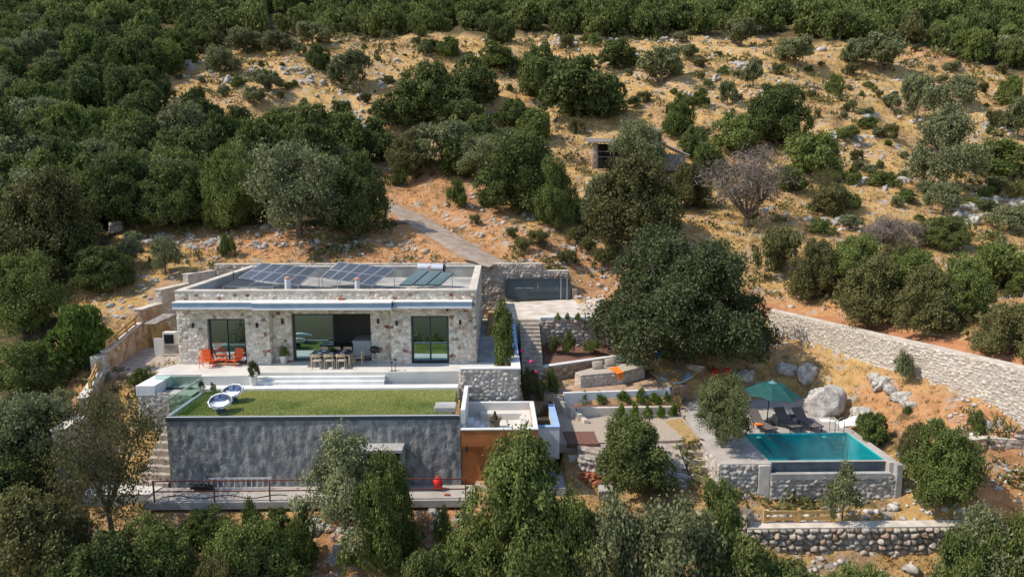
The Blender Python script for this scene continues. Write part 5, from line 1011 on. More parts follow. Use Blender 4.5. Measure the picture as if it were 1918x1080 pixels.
# ================================================================== VEGETATION
def rotq(n, nrm, size, asp=.55, seed=0, r=None):
    """n leaf quads' corner offsets oriented around normals"""
    r = r or np.random.default_rng(seed); a = r.normal(size=(n, 3)); t = np.cross(nrm, a); t /= np.linalg.norm(t, axis=1)[:, None]+1e-9; b = np.cross(nrm, t); s = size*r.uniform(.6, 1.3, n)
    t = t*s[:, None]; b = b*(s*asp)[:, None]; return np.stack([-t, -b, t, b], 1)   # rhombus
def crown_mesh(name, seed, m, z0, z1, nl, leaf, lobes=16, lob=(.3, .48), airy=0., flat=.0, cl=.16, spiky=0, up=0., wide=1., asp=.6, taper=0., low=.14):
    r = np.random.default_rng(seed); H = z1-z0; C = []; RR = []
    for k in range(lobes):
        a = 2*pi*(k*.618+r.uniform(0, .1)); u = r.uniform(0, 1)**.6; v = r.uniform(0, 1)
        rad = .72*u*math.sqrt(max(.05, 1-(v*.96)**2.4))
        C.append((rad*cos(a)*1.08*wide, rad*sin(a)*.94*wide, z0+H*(low+(.8-low)*v))); RR.append(r.uniform(*lob)*(1.15-.25*v)*(1.25 if r.random() < .15 else 1))
    C = np.array(C); RR = np.array(RR); k = r.choice(lobes, nl, p=RR**2/sum(RR**2))
    nc = 18; CD = r.normal(size=(lobes, nc, 3)); CD[:, :, 2] += .25; CD /= np.linalg.norm(CD, axis=2)[:, :, None]
    ci = r.integers(0, nc, nl); d = CD[k, ci]+r.normal(size=(nl, 3))*cl*1.4; d /= np.linalg.norm(d, axis=1)[:, None]
    crad = r.uniform(.78, 1.12, (lobes, nc))[k, ci]; rr = RR[k]*crad*(1-np.abs(r.normal(size=nl))*(.16+airy*.5)); 
    if spiky: rr *= 1+spiky*r.uniform(0, 1, nl)**3
    zs = np.minimum(1, H/1.2); p = C[k]+d*rr[:, None]*np.array([1, 1, .8*zs if zs < 1 else .85])
    p[:, 2] = z0+(p[:, 2]-z0)*1.0; p = p[p[:, 2] > z0*.6+.01]; n = len(p); d = d[:n]
    cen = np.array([0, 0, (z0+z1)/2]); od = p-cen; od /= np.linalg.norm(od, axis=1)[:, None]+1e-9
    nrm = d[:n]*.5+od*.25+r.normal(size=(n, 3))*.5; nrm[:, 2] += .1+up; nrm /= np.linalg.norm(nrm, axis=1)[:, None]
    q = rotq(n, nrm, leaf, asp, r=r); V = (p[:, None, :]+q).reshape(-1, 3)
    V[:, :2] /= np.percentile(np.hypot(p[:, 0], p[:, 1]), 99); zt_ = np.percentile(p[:, 2], 99.5); V[:, 2] = z0+(V[:, 2]-z0)*(z1-z0)/(zt_-z0)
    if taper: V[:, :2] *= (1.25-taper*(V[:, 2:3]-z0)/(z1-z0))
    vary = np.repeat((r.uniform(-.5, .6, (lobes, nc))+r.uniform(-.35, .35, (lobes, 1)))[k[:n], ci[:n]], 4)
    return npmesh(name, V, np.arange(len(V)).reshape(-1, 4), m, attrs={'vary': vary})
def trunk_mesh(name, seed, zt, z1, limbs=6, r0=.06, m=None, bend=.06, twigs=0, spread=.62):
    r = random.Random(seed); b = MB(); nst = 1 if limbs < 8 else 2
    top = Vector((r.uniform(-.04, .04), r.uniform(-.04, .04), zt)); b.tube([(0, 0, -.25), (r.uniform(-bend, bend)*.5, 0, zt*.4), top], [r0*1.35, r0, r0*.85], 8)
    for k in range(limbs):
        a = 2*pi*k/limbs+r.uniform(-.4, .4); q = spread*r.uniform(.5, 1); e = Vector((q*cos(a), q*sin(a), zt+(z1-zt)*r.uniform(.45, .9))); mid = top.lerp(e, .5)+Vector((r.uniform(-.08, .08), r.uniform(-.08, .08), r.uniform(-.06, .1)))
        b.tube([top-Vector((0, 0, zt*.12)), mid, e], [r0*.6, r0*.36, r0*.1], 6, cap=False)
        for j in range(twigs):
            s = top.lerp(mid, r.uniform(.5, 1)) if j % 2 else mid.lerp(e, r.uniform(0, .9)); dr = Vector((r.uniform(-1, 1), r.uniform(-1, 1), r.uniform(-.2, 1.1))).normalized()*r.uniform(.16, .42)
            m2 = s+dr*.5+Vector((r.uniform(-.04, .04), r.uniform(-.04, .04), .02)); b.tube([s, m2, s+dr], [r0*.2, r0*.12, r0*.04], 4, cap=False)
            for t in range(4):
                s3 = m2.lerp(s+dr, r.random()); d3 = Vector((r.uniform(-1, 1), r.uniform(-1, 1), r.uniform(-.5, 1))).normalized()*r.uniform(.06, .18); b.tube([s3, s3+d3], [r0*.08, r0*.025], 3, cap=False)
    me = bpy.data.meshes.new(name); me.from_pydata(b.v, [], b.f); me.materials.append(m or M['bark']); return me
KIND = {}   # kind -> list of (crown mesh, trunk mesh, normalised height)
def reg(k, name, seeds, m, z0, z1, nl, leaf, zt=.3, limbs=5, r0=.055, **kw):
    KIND[k] = [(crown_mesh(name+'_crown', s, M[m], z0, z1, nl, leaf, **kw), trunk_mesh(name+'_trunk', s, zt, z1, limbs, r0), z1*1.02) for s in seeds]
reg('hero', 'great_oak', [3], 'oakdark', .06, 1.42, 130000, .0155, .3, 8, .06, lobes=70, lob=(.15, .3), cl=.17, spiky=.2, low=.1)
reg('cone', 'leafy_tree', [23], 'green', .2, 1.9, 60000, .019, lobes=60, lob=(.14, .3), spiky=.4, taper=.35)
reg('airyolive', 'airy_olive', [36], 'olive', .3, 1.6, 15000, .023, .5, 10, .045, lobes=40, lob=(.12, .26), airy=.6, spiky=.7)
reg('oakL', 'oak', [11, 12], 'oak', .1, 1.5, 42000, .025, lobes=42, lob=(.15, .33), spiky=.25)
reg('greenL', 'green_tree', [21, 22], 'green', .06, 1.5, 42000, .023, lobes=46, lob=(.13, .31), spiky=.4)
reg('oliveL', 'olive', [31, 32, 33], 'olive', .22, 1.5, 26000, .023, .45, 9, .06, lobes=44, lob=(.12, .28), airy=.45, spiky=.6)
reg('drabL', 'drab_tree', [41], 'drab', .08, 1.4, 38000, .024, lobes=42, lob=(.14, .3), airy=.3, spiky=.5)
reg('oakM', 'oak', [51, 52, 53], 'oak', .1, 1.4, 15000, .043, lobes=28, lob=(.15, .36), spiky=.3, wide=1.15)
reg('greenM', 'green_tree', [54, 55], 'green', .05, 1.4, 15000, .043, lobes=26, lob=(.15, .36), spiky=.5, wide=1.2)
reg('oliveM', 'olive', [61, 62], 'olive', .3, 1.5, 12000, .04, .5, 6, .06, lobes=26, lob=(.13, .32), airy=.35, spiky=.55, wide=1.15)
reg('shrub', 'shrub', [71, 72, 73], 'green', .02, 1.1, 9000, .045, .15, 4, .03, lobes=16, lob=(.14, .4), spiky=.7, wide=1.5)
reg('shrubdrab', 'shrub', [74, 75], 'drab', .02, 1.1, 9000, .045, .15, 4, .03, lobes=16, lob=(.14, .38), airy=.3, spiky=.9, wide=1.6)
reg('lav', 'green_shrub', [81, 82], 'lav', .0, 1.3, 2600, .07, .1, 4, .03, lobes=8, lob=(.3, .45), spiky=.6, up=-.2)
reg('fig', 'fig_tree', [83], 'bright', .04, 1.2, 9000, .06, .3, 5, .05, lobes=24, lob=(.24, .42))
reg('pale', 'pale_olive', [84], 'paleolive', .16, 2.0, 40000, .024, .4, 6, .035, lobes=30, lob=(.24, .38), airy=.25, spiky=.5)
reg('cypress', 'cypress', [85], 'green', .1, 4.2, 9000, .085, 1, 4, .08, lobes=26, lob=(.4, .6), spiky=.5)
reg('young', 'young_olive', [86, 87], 'olive', .5, 2.1, 6000, .045, .8, 5, .03, lobes=14, lob=(.24, .4), airy=.3, spiky=.5)
reg('farA', 'forest_oak', [91, 92, 93], 'oak', .1, 1.25, 5200, .065, lobes=12, lob=(.3, .5)); reg('farB', 'forest_green', [94, 95], 'green', .1, 1.25, 5200, .065, lobes=12, lob=(.3, .5)); reg('farC', 'forest_drab', [96], 'drab', .1, 1.25, 5200, .065, lobes=12, lob=(.3, .5))
# bare / twiggy trees
KIND['bare'] = [(crown_mesh('bare_tree_twigs', 97, M['twig'], .45, 1.45, 4200, .055, lobes=26, lob=(.2, .38), airy=.5, spiky=.4, asp=.09), trunk_mesh('bare_tree_trunk', 97, .2, 1.4, 10, .045, twigs=20, spread=.9), 1.5)]
KIND['sparse'] = [(crown_mesh('sparse_olive_crown', 98, M['drab'], .45, 1.6, 9500, .017, lobes=20, lob=(.22, .4), airy=.6, spiky=.6), trunk_mesh('sparse_olive_trunk', 98, .4, 1.6, 8, .04, twigs=9, spread=.8), 1.6)]
KIND['dead'] = [(crown_mesh('dead_bush_twigs', 99, M['twig'], .02, .75, 7000, .07, lobes=14, lob=(.25, .4), airy=.4, spiky=.5, asp=.09), trunk_mesh('dead_bush_trunk', 99, .1, .8, 8, .025, m=M['twig'], twigs=8, spread=.9), .85)]
rv = random.Random(8)
def tree(kind, name, label, cat, x, y, z, wdt, h, group=None, v=None, rz=None):
    c, t, hn = KIND[kind][(v if v is not None else rv.randrange(99)) % len(KIND[kind])]
    r = thing(name, label, cat, (x, y, z), rv.uniform(0, 6.28) if rz is None else rz, group); r.scale = (wdt/2, wdt/2, h/hn)
    link('crown' if cat != 'shrub' else 'foliage', c, r); link('trunk' if cat != 'shrub' else 'stems', t, r); return r
USED = []
def T(kind, cx, yb, wd, yt, label, name=None, cat='tree', at=None, group=None, zb=None):
    """crown centre column cx, base row yb, width, top row in the photo; at=Y when the base is out of sight"""
    if at: 
        x = ray(cx, yb)[0]/ray(cx, yb)[1]*at; x = PY(cx, yb, at)[0]; y = at; z = gz(x, y)
    elif zb is not None: x, y, z = P(cx, yb, zb)
    else:
        h = hit(cx, yb)
        if h is None: return
        x, y, z = h
    _, _, dep = proj(x, y, z); wm = wd*dep/F; top = PY(cx, yt, y)[2]; hh = max(top-z, .25*wm); USED.append((cx, yb, wd, yt))
    nm = name or {'oak': 'oak_tree', 'gre': 'evergreen_tree', 'oli': 'olive_tree', 'air': 'olive_tree', 'dra': 'evergreen_tree', 'her': 'oak_tree', 'shr': 'shrub', 'bar': 'bare_tree', 'spa': 'olive_tree', 'dea': 'dead_bush', 'lav': 'shrub', 'fig': 'fig_tree', 'pal': 'olive_tree', 'cyp': 'cypress', 'you': 'olive_tree'}[kind[:3]]
    return tree(kind, nm, label, cat, x, y, z-.1*min(1, hh*.3), wm, hh+.1, group)
T('hero', 1272, 690, 322, 440, 'huge round dark oak in the middle of the garden, right of the gate', at=42.6)
T('drabL', 1183, 452, 205, 292, 'broad olive-green tree above the great oak, left of the bare grey tree')
T('greenL', 1040, 428, 92, 298, 'slim bright green tree between two broader trees above the gate')
T('oakL', 968, 402, 170, 250, 'wide green tree right of the concrete track, left of the slim bright one')
T('oliveL', 562, 443, 205, 268, 'big grey-green olive with visible trunk above the left half of the roof')
T('oakL', 665, 440, 120, 285, 'dark tree at the top left of the concrete track')
T('greenL', 430, 430, 110, 275, 'tall green tree left of the big olive behind the villa'); T('oakL', 335, 428, 130, 300, 'dark green tree above the dry-stone rubble behind the grass field')
T('greenL', 418, 432, 70, 365, 'small rounded green tree squeezed between the big olive and its left neighbours'); T('oakL', 240, 430, 130, 285, 'dark tree left of the rubble wall, behind the brownish olive')
T('drabL', 95, 520, 205, 320, 'large brownish-green olive at the left edge of the photo'); T('greenL', 45, 625, 150, 475, 'dense green tree at the left edge, beside the dry grass field')
T('fig', 160, 690, 125, 572, 'bright leafy fig tree left of the wooden fences'); T('oliveM', 310, 515, 62, 443, 'small round grey-green olive in the dry grass left of the roof'); T('shrub', 424, 482, 36, 440, 'little shrub on the rubble bank above the roof corner', cat='shrub')
T('oakL', 190, 545, 110, 462, 'dark low tree shading the top of the dry grass field'); T('oliveM', 250, 500, 55, 435, 'small olive at the left end of the rubble wall')
T('oakM', 805, 225, 120, 118, 'dark oak, upper left of the big clump in the middle of the hill'); T('oakM', 885, 205, 115, 108, 'dark oak, upper right of the big clump in the middle of the hill'); T('oakM', 755, 245, 110, 168, 'dark oak, lower left of the big clump in the middle of the hill')
T('oakM', 855, 238, 110, 165, 'dark oak, lower right of the big clump in the middle of the hill'); T('oakM', 1085, 225, 165, 108, 'very broad dark oak beside the central clump, above the shed'); T('oakM', 1012, 190, 95, 82, 'dark oak behind the very broad one, to its left')
T('oakM', 1158, 130, 85, 75, 'dark oak alone at the upper edge of the clearing, right of centre'); T('greenM', 935, 130, 95, 80, 'green tree on the pale rocky strip above the central clump'); T('oakM', 940, 88, 58, 30, 'tall dark round tree standing out at the edge of the top forest')
T('oakL', 1455, 272, 118, 158, 'round dark oak alone in the golden grass right of the shed'); T('greenM', 1372, 280, 95, 212, 'green tree touching the left side of the round dark oak'); T('greenM', 1522, 332, 105, 248, 'bushy green tree above the bare grey tree, right of the round oak')
T('oliveL', 1768, 358, 150, 196, 'big grey-green olive at the right of the golden slope'); T('greenM', 1862, 330, 110, 262, 'green bushy tree at the right edge beside the big olive'); T('oliveM', 1716, 228, 68, 138, 'upright olive with pale trunk in the golden grass at right')
T('oliveM', 1797, 205, 68, 138, 'olive near the right edge, right of the upright one'); T('oliveM', 1905, 262, 62, 180, 'olive cut by the right edge of the photo, above the green bushy tree'); T('greenM', 1890, 195, 50, 142, 'green round tree high at the right edge')
T('shrub', 1563, 178, 44, 138, 'round dark shrub in golden grass, upper right', cat='shrub'); T('oliveM', 1362, 198, 38, 152, 'small grey olive left of the round dark oak'); T('oliveM', 1410, 165, 46, 110, 'small olive with thin trunk in the golden grass above the round oak')
T('oliveM', 1238, 160, 92, 88, 'round-headed olive with visible trunk above the shed'); T('oliveL', 1194, 300, 112, 226, 'grey olive leaning over the left end of the shed roof', name='olive_tree', at=72.6); T('greenM', 1268, 255, 70, 175, 'green tree just above the right end of the shed')
T('oliveM', 655, 168, 92, 95, 'olive with leaning trunk on the pale rocks left of the central clump'); T('oakM', 376, 245, 82, 165, 'dark oak with visible trunk in the golden clearing at left'); T('oakM', 597, 132, 52, 82, 'small round bright-dark oak on the rocks, upper left')
T('oliveM', 413, 145, 70, 88, 'olive at the upper end of the left clearing'); T('oliveM', 500, 172, 74, 130, 'pair-crowned olive in the middle of the left clearing'); T('oliveM', 328, 115, 56, 72, 'first olive at the upper left tip of the clearing'); T('oliveM', 460, 100, 90, 55, 'wide olive at the forest edge, upper left'); T('oliveM', 585, 85, 70, 42, 'grey olive at the forest edge above the small round oak')
T('greenM', 840, 106, 54, 70, 'small green tree left of the tree on the pale rocky strip'); T('oliveM', 1650, 135, 100, 62, 'wide grey olive under the forest edge at the upper right'); T('oliveM', 1600, 130, 60, 72, 'smaller olive leaning left of the wide one at the upper right'); T('oliveM', 1490, 118, 80, 68, 'grey olive at the clearing edge right of centre top'); T('oliveM', 1385, 88, 70, 35, 'olive at the clearing edge, farther left of its neighbour')
T('bare', 1400, 425, 205, 268, 'bare grey leafless tree with spreading limbs on the right slope'); T('dead', 1662, 458, 110, 398, 'collapsed grey dead bush in the golden grass at right', cat='shrub')
T('sparse', 1545, 370, 60, 315, 'thin bare sapling right of the grey leafless tree')
T('oakM', 640, 270, 80, 190, 'dark tree among the rocks left of the central clump'); T('greenM', 545, 262, 100, 205, 'green tree at the lower tip of the left clearing'); T('oliveM', 830, 320, 130, 225, 'grey-green olive below the central clump, over the red bank'); T('oakM', 900, 300, 90, 215, 'dark tree between the central clump and the concrete track')
T('drabL', 770, 325, 110, 245, 'olive-brown tree above the red earth bank'); T('greenM', 1000, 260, 80, 205, 'green tree just under the very broad dark oak'); T('oliveM', 935, 290, 80, 240, 'olive right of the red bank, behind the wide green tree')
T('shrub', 745, 350, 40, 316, 'small round shrub on the red earth bank left of the track', cat='shrub'); T('shrub', 857, 388, 44, 335, 'upright shrub on the bank right of the track', cat='shrub')
for k, a, b_, c, d, l in (('oakM', 705, 300, 95, 222, 'dark tree in the gap left of the olive-brown tree above the bank'), ('greenM', 862, 328, 84, 250, 'green tree at the right end of the row above the red bank'), ('oliveL', 912, 335, 110, 252, 'airy olive behind the wide green tree right of the track'), ('greenM', 1325, 330, 70, 268, 'green tree between the shed and the bare grey tree'),
      ('oakM', 1298, 300, 62, 235, 'dark tree beyond the lean-to of the shed'), ('drabL', 1290, 392, 90, 305, 'olive-brown tree left of the bare grey tree'), ('greenM', 1232, 432, 90, 345, 'green tree tucked in between the great oak and the bare tree'), ('oliveL', 1120, 440, 90, 330, 'grey olive between the slim bright tree and the broad olive-green one'), ('greenM', 1480, 360, 60, 310, 'small green tree right of the bare grey crown'),
      ('oakM', 960, 240, 80, 185, 'dark oak linking the central clump and the very broad oak'), ('greenM', 1130, 215, 90, 140, 'green tree against the right side of the very broad oak'), ('oakM', 720, 290, 70, 245, 'dark tree low on the left of the central clump'), ('greenM', 590, 300, 110, 225, 'green tree right below the left clearing'), ('oliveM', 520, 100, 70, 60, 'olive right of the wide one at the upper left forest edge')): T(k, a, b_, c, d, l)
th = [('shrubdrab', 1450, 512, 95, 425, 'feathery brownish shrub at the left end of the thicket'), ('drabL', 1525, 560, 100, 450, 'brownish shrub, second from the left in the thicket'), ('greenL', 1600, 540, 120, 440, 'dark green shrub at the upper middle of the thicket'), ('drabL', 1625, 605, 140, 480, 'broad shrub at the lower middle of the thicket above the dirt path'),
      ('greenL', 1700, 585, 120, 470, 'green shrub in the thicket, right of the middle'), ('drabL', 1740, 618, 150, 500, 'largest shrub of the thicket, hanging over the dirt path'), ('greenL', 1800, 600, 120, 480, 'green shrub at the right of the thicket'), ('oakL', 1770, 467, 92, 405, 'bright green bush standing above the thicket at right'), ('greenM', 1870, 545, 110, 455, 'green bush at the right edge above the thicket end'),
      ('drabL', 1888, 672, 120, 570, 'brownish bush at the right edge beside the dirt path'), ('shrub', 1555, 548, 60, 505, 'yellowish low shrub at the foot of the thicket'), ('shrubdrab', 1680, 520, 80, 455, 'grey-green shrub under the dead bush')]
for k, a, b_, c, d, l in th: T(k, a, b_, c, d, l, name='thicket_shrub', cat='shrub')
# garden plants
T('pale', 1352, 838, 118, 706, 'tall pale green olive at the left corner of the pool', zb=-3.0); T('young', 1577, 975, 88, 866, 'slender young olive in front of the pool wall', zb=-5.0); T('greenM', 1634, 832, 62, 776, 'dark shrub against the right side of the pool terrace', cat='shrub', name='shrub')
T('greenL', 1768, 945, 150, 800, 'large leafy green tree right of the pool'); T('drabL', 1712, 870, 70, 795, 'dusty green bush between the pool and the leafy tree', cat='shrub', name='shrub')
T('cypress', 943, 690, 42, 562, 'small dark cypress between the villa side wall and the white wall', zb=.0)
T('young', 1690, 725, 38, 655, 'thin sapling in front of the long stone wall'); T('shrub', 1830, 808, 34, 770, 'yellow-green bush on the bare slope at the right edge', cat='shrub'); T('shrub', 1752, 812, 36, 785, 'bright green bush behind the leafy tree right of the pool', cat='shrub'); T('shrub', 1700, 775, 18, 762, 'tiny green bush at the foot of the long pale rock', cat='shrub')
T('oakL', 1186, 918, 150, 785, 'small dark oak below the gravel yard', at=31.6)
for i, (a, b_, c, d) in enumerate(((1093, 757, 26, 733), (1124, 757, 30, 735), (1168, 757, 34, 733), (1200, 757, 36, 729), (1227, 757, 28, 737), (1249, 757, 18, 735))): T('lav', a, b_-2, c, d, 'fresh green shrub in the upper row between the low white walls', name='garden_shrub', cat='shrub', zb=-2.66, group='green shrubs between the low white walls')
for i, (a, b_, c, d) in enumerate(((1163, 782, 22, 757), (1188, 782, 22, 753), (1213, 781, 22, 760), (1237, 781, 22, 760), (1262, 779, 22, 756))): T('lav', a, b_, c, d, 'small fresh green shrub in the lower row before the cream wall', name='garden_shrub', cat='shrub', zb=-3.0, group='green shrubs before the cream wall')
T('lav', 937, 688, 22, 660, 'yellow-green shrub at the foot of the small cypress', cat='shrub', zb=.05); T('shrub', 941, 655, 26, 625, 'dark shrub directly in front of the small cypress', cat='shrub', zb=.05)
T('shrub', 1066, 660, 30, 622, 'spiky green plant in the middle of the mulched bed', cat='shrub', zb=-.75); T('shrub', 1105, 655, 40, 638, 'low spreading green plant at the right of the mulched bed', cat='shrub', zb=-.72); T('shrubdrab', 1036, 660, 32, 632, 'grey-green lavender clump at the left of the mulched bed', cat='shrub', zb=-.8)
T('shrub', 1031, 735, 36, 690, 'dark shrub with red flowers at the foot of the stair', cat='shrub', zb=-2.2); T('shrubdrab', 992, 752, 44, 690, 'dark leggy bush with pink flowers against the white wall', cat='shrub', zb=-2.4); T('shrubdrab', 1012, 755, 36, 712, 'leafy bush growing beside the stair foot', cat='shrub', zb=-2.4)
for a, b_ in ((1045, 598), (1063, 598), (1082, 599)): T('lav', a, b_, 14, 588, 'small grass tuft on the courtyard edge above the stone wall', name='grass_tuft', cat='shrub', zb=1.15, group='tufts on the courtyard edge')
T('shrub', 265, 722, 50, 692, 'green shrub at the left of the terrace steps', cat='shrub'); T('lav', 318, 655, 14, 640, 'small bright fern beside the cream box unit', cat='shrub', zb=-.3)
bx = MB()
for (a, b_, z) in ((967, 651, .55), (995, 677, 0), (1004, 696, -.6), (977, 657, .3), (962, 653, .5)): x, y, _ = P(a, b_, z); bx.sphere((x, y, z), (.12, .12, .1), 8, 5)
fl = bx.build('pink_flowers', M['flower']); tag(fl, 'bright pink blossoms above the white wall and stair', 'flowers')
x, y, z = P(1019, 716, -1.4); tag(MB().sphere((x, y, z), (.14, .12, .2), 8, 5).build('red_flowers', M['flower_red']), 'red-orange blossoms on the shrub at the stair foot', 'flowers')
for p_, k, wdt, h in ((POTS[0], 'shrub', .62, .62), (POTS[1], 'shrubdrab', .7, .9), (POTS[2], 'shrubdrab', .35, .45)):
    c, t, hn = KIND[k][0]; o = link('plant', c, p_, (0, 0, {0: .4}.get(0)*(1 if p_ != POTS[2] else .6))); o.scale = (wdt/2, wdt/2, h/hn)
c, t, hn = KIND['lav'][0]; o = link('greenery', c, ce, (0, 0, .06)); o.scale = (.2, .2, .18)
T('young', 399, 736, 15, 718, 'small dark plant behind the papasan chairs', name='garden_plant', cat='shrub', zb=-.62)
# foreground trees
T('sparse', 205, 955, 240, 738, 'wide sparse dark olive, its branches bare, left of the grey wall', at=28.6)
T('airyolive', 648, 985, 190, 800, 'airy grey olive rising in front of the grey wall', at=27.8); T('greenL', 728, 1010, 130, 852, 'denser yellow-green tree right of the airy olive', at=27.2)
fgs = [('cone', 985, 1080, 250, 812, 24.5, 'biggest foreground tree, dark and leafy, in front of the orange block'), ('greenL', 1060, 1080, 170, 900, 23.5, 'green foreground tree right of the biggest one'), ('oliveL', 1150, 1080, 190, 915, 23.5, 'grey-green foreground olive below the small dark oak'), ('oliveL', 1260, 1080, 220, 918, 23.8, 'silvery foreground olive left of the dry-stone wall'),
       ('greenL', 1345, 1080, 110, 885, 26.6, 'upright green tree beside the path steps'), ('oakL', 1385, 1080, 150, 985, 23.5, 'dark foreground tree at the foot of the dry-stone wall, left'), ('greenL', 1630, 1090, 150, 1042, 24, 'bush top rising in front of the middle of the dry-stone wall'), ('oliveL', 1835, 1080, 190, 935, 26, 'grey-green tree at the lower right corner'), ('greenL', 1905, 1080, 130, 955, 25, 'green tree in the very lower right corner'), ('greenL', 1800, 1090, 120, 985, 25, 'green tree rising at the right end of the dry-stone wall'),
       ('greenL', 290, 1080, 170, 962, 25.5, 'green foreground tree below the left end of the walkway'), ('oakL', 190, 1080, 190, 985, 24.5, 'dark foreground tree near the lower left corner'), ('drabL', 70, 1080, 220, 900, 26.5, 'olive-brown tree in the lower left corner'), ('oliveL', 40, 900, 200, 740, 31.5, 'grey-green tree at the left edge, level with the lawn'), ('greenL', 480, 1080, 180, 955, 25.5, 'green foreground tree below the ladder'), 
       ('oakL', 800, 1085, 130, 1015, 24.2, 'dark foreground tree at the bottom, left of the biggest one'), ('drabL', 400, 1090, 120, 1030, 24.2, 'olive-brown tree top at the bottom edge, between two green ones'), ('oakL', 1480, 1090, 150, 1035, 23.5, 'dark tree top at the bottom edge below the timber fence'), ('greenL', 885, 1080, 130, 985, 25, 'green foreground tree nestled left of the biggest one'), ('drabL', 1110, 1090, 150, 1000, 22.8, 'olive-brown tree top at the bottom edge, centre right')]
for k, a, b_, c, d, Y, l in fgs: T(k, a, b_, c*1.08, d+20*(d > 850), l, at=Y, name='foreground_tree')
for k, a, b_, c, d, Y, l in (('greenL', 60, 760, 150, 640, 37, 'green tree at the left edge below the fig tree'), ('oliveL', 120, 860, 130, 735, 33.5, 'grey tree left of the stepped boundary wall'), ('oakL', 30, 1000, 150, 860, 29, 'dark tree at the left edge, lower down'), ('greenL', 380, 1000, 100, 955, 28.2, 'low green bush directly under the walkway, left'), ('greenM', 520, 990, 60, 955, 28.3, 'low green bush directly under the walkway, middle')): T(k, a, b_, c, d, l, at=Y)
# ------------------------------------------------------------------ forest
rf = np.random.default_rng(17); pos = []
yy = 50.; 
while yy < 330:
    sp = 3.1+yy*.008; xm = yy*.95+18; xs = np.arange(-xm, xm, sp)
    for x in xs: pos.append((x+rf.uniform(-.45, .45)*sp, yy+rf.uniform(-.45, .45)*sp))
    yy += sp*.86
pos = np.array(pos); pz = terrain(pos[:, 0], pos[:, 1]); qx, qy, qd = proj(pos[:, 0], pos[:, 1], pz)
FOR2 = [(-900, -900), (2800, -900), (2800, 180), (1918, 146), (1800, 106), (1700, 86), (1550, 84), (1400, 68), (1200, 76), (1000, 70), (900, 68), (780, 64), (690, 74), (560, 66), (450, 78), (340, 118), (292, 175), (292, 245), (420, 275), (540, 262), (610, 275), (640, 305), (690, 335), (690, 395), (620, 405), (240, 405), (160, 470), (60, 480), (-40, 700), (-900, 1000)]
keep = inpoly(qx, qy, FOR2) & (qx > -160) & (qx < 2080) & (qy > -75)
ed = np.zeros(len(pos), bool)
pos, pz, qx, qy, qd = [a[keep] for a in (pos, pz, qx, qy, qd)]
order = np.argsort(qd); nI = 235; print('forest', len(order))
def reg_label(x, y):
    if y > 300: return 'dark evergreen tree in the dense wood left of the villa', 'wood left of the villa'
    if x < 420 and y > 150: return 'evergreen tree in the thick wood left of the golden clearing', 'wood left of the clearing'
    if x < 700: return 'evergreen tree in the forest at the upper left', 'forest at the upper left'
    return 'evergreen tree in the forest band along the top', 'forest along the top'
ki = 0
for n_, i in enumerate(order[:nI]):
    x, y, z = pos[i][0], pos[i][1], pz[i]; u = rf.random(); d = qd[i]
    k = ('oakM' if u < .5 else 'greenM' if u < .8 else 'oliveM') if d < 110 else ('farA' if u < .55 else 'farB' if u < .85 else 'farC')
    wm = rf.uniform(3.4, 6.6); l, g_ = reg_label(qx[i], qy[i]); tree(k, 'forest_tree', l, 'tree', x, y, z-.2, wm, wm*rf.uniform(.75, 1.05), g_)
parts_V = []; parts_A = []
for kk in ('farA', 'farB', 'farC'):
    for c, t, hn in KIND[kk]:
        V = np.empty(len(c.vertices)*3, np.float32); c.vertices.foreach_get('co', V); a = np.empty(len(c.vertices), np.float32); c.attributes['vary'].data.foreach_get('value', a); parts_V.append(V.reshape(-1, 4, 3)); parts_A.append(a.reshape(-1, 4))
Vs = []; As = []
for i in order[nI:]:
    k = int(rf.choice(6, p=[.2, .2, .15, .2, .15, .1])); V = parts_V[k]; far = min(1, 135/qd[i]); n_ = int(len(V)*.6*far+80); s_ = rf.choice(len(V), n_); q = V[s_].copy(); cen = q.mean(1, keepdims=True); q = cen+(q-cen)*(1.15/math.sqrt(far))
    w_ = rf.uniform(3.4, 6.4)/2; a = rf.uniform(0, 6.28); R_ = np.array([[cos(a), -sin(a), 0], [sin(a), cos(a), 0], [0, 0, 1]]); q = q@R_.T*np.array([w_, w_, w_*rf.uniform(1.1, 1.5)])+np.array([*pos[i], pz[i]]); Vs.append(q.astype(np.float32)); As.append(parts_A[k][s_]+rf.uniform(-.6, .8))
V = np.concatenate(Vs).reshape(-1, 3); print('forest quads', len(V)//4)
M['forest'] = leafmat('forest_leaves', (.054, .078, .022), (.24, .275, .085)); o = link('far_forest', npmesh('far_forest', V, np.arange(len(V)).reshape(-1, 4), M['forest'], attrs={'vary': np.concatenate(As).reshape(-1)})); tag(o, 'dense evergreen forest covering the upper hillside', kind='stuff')
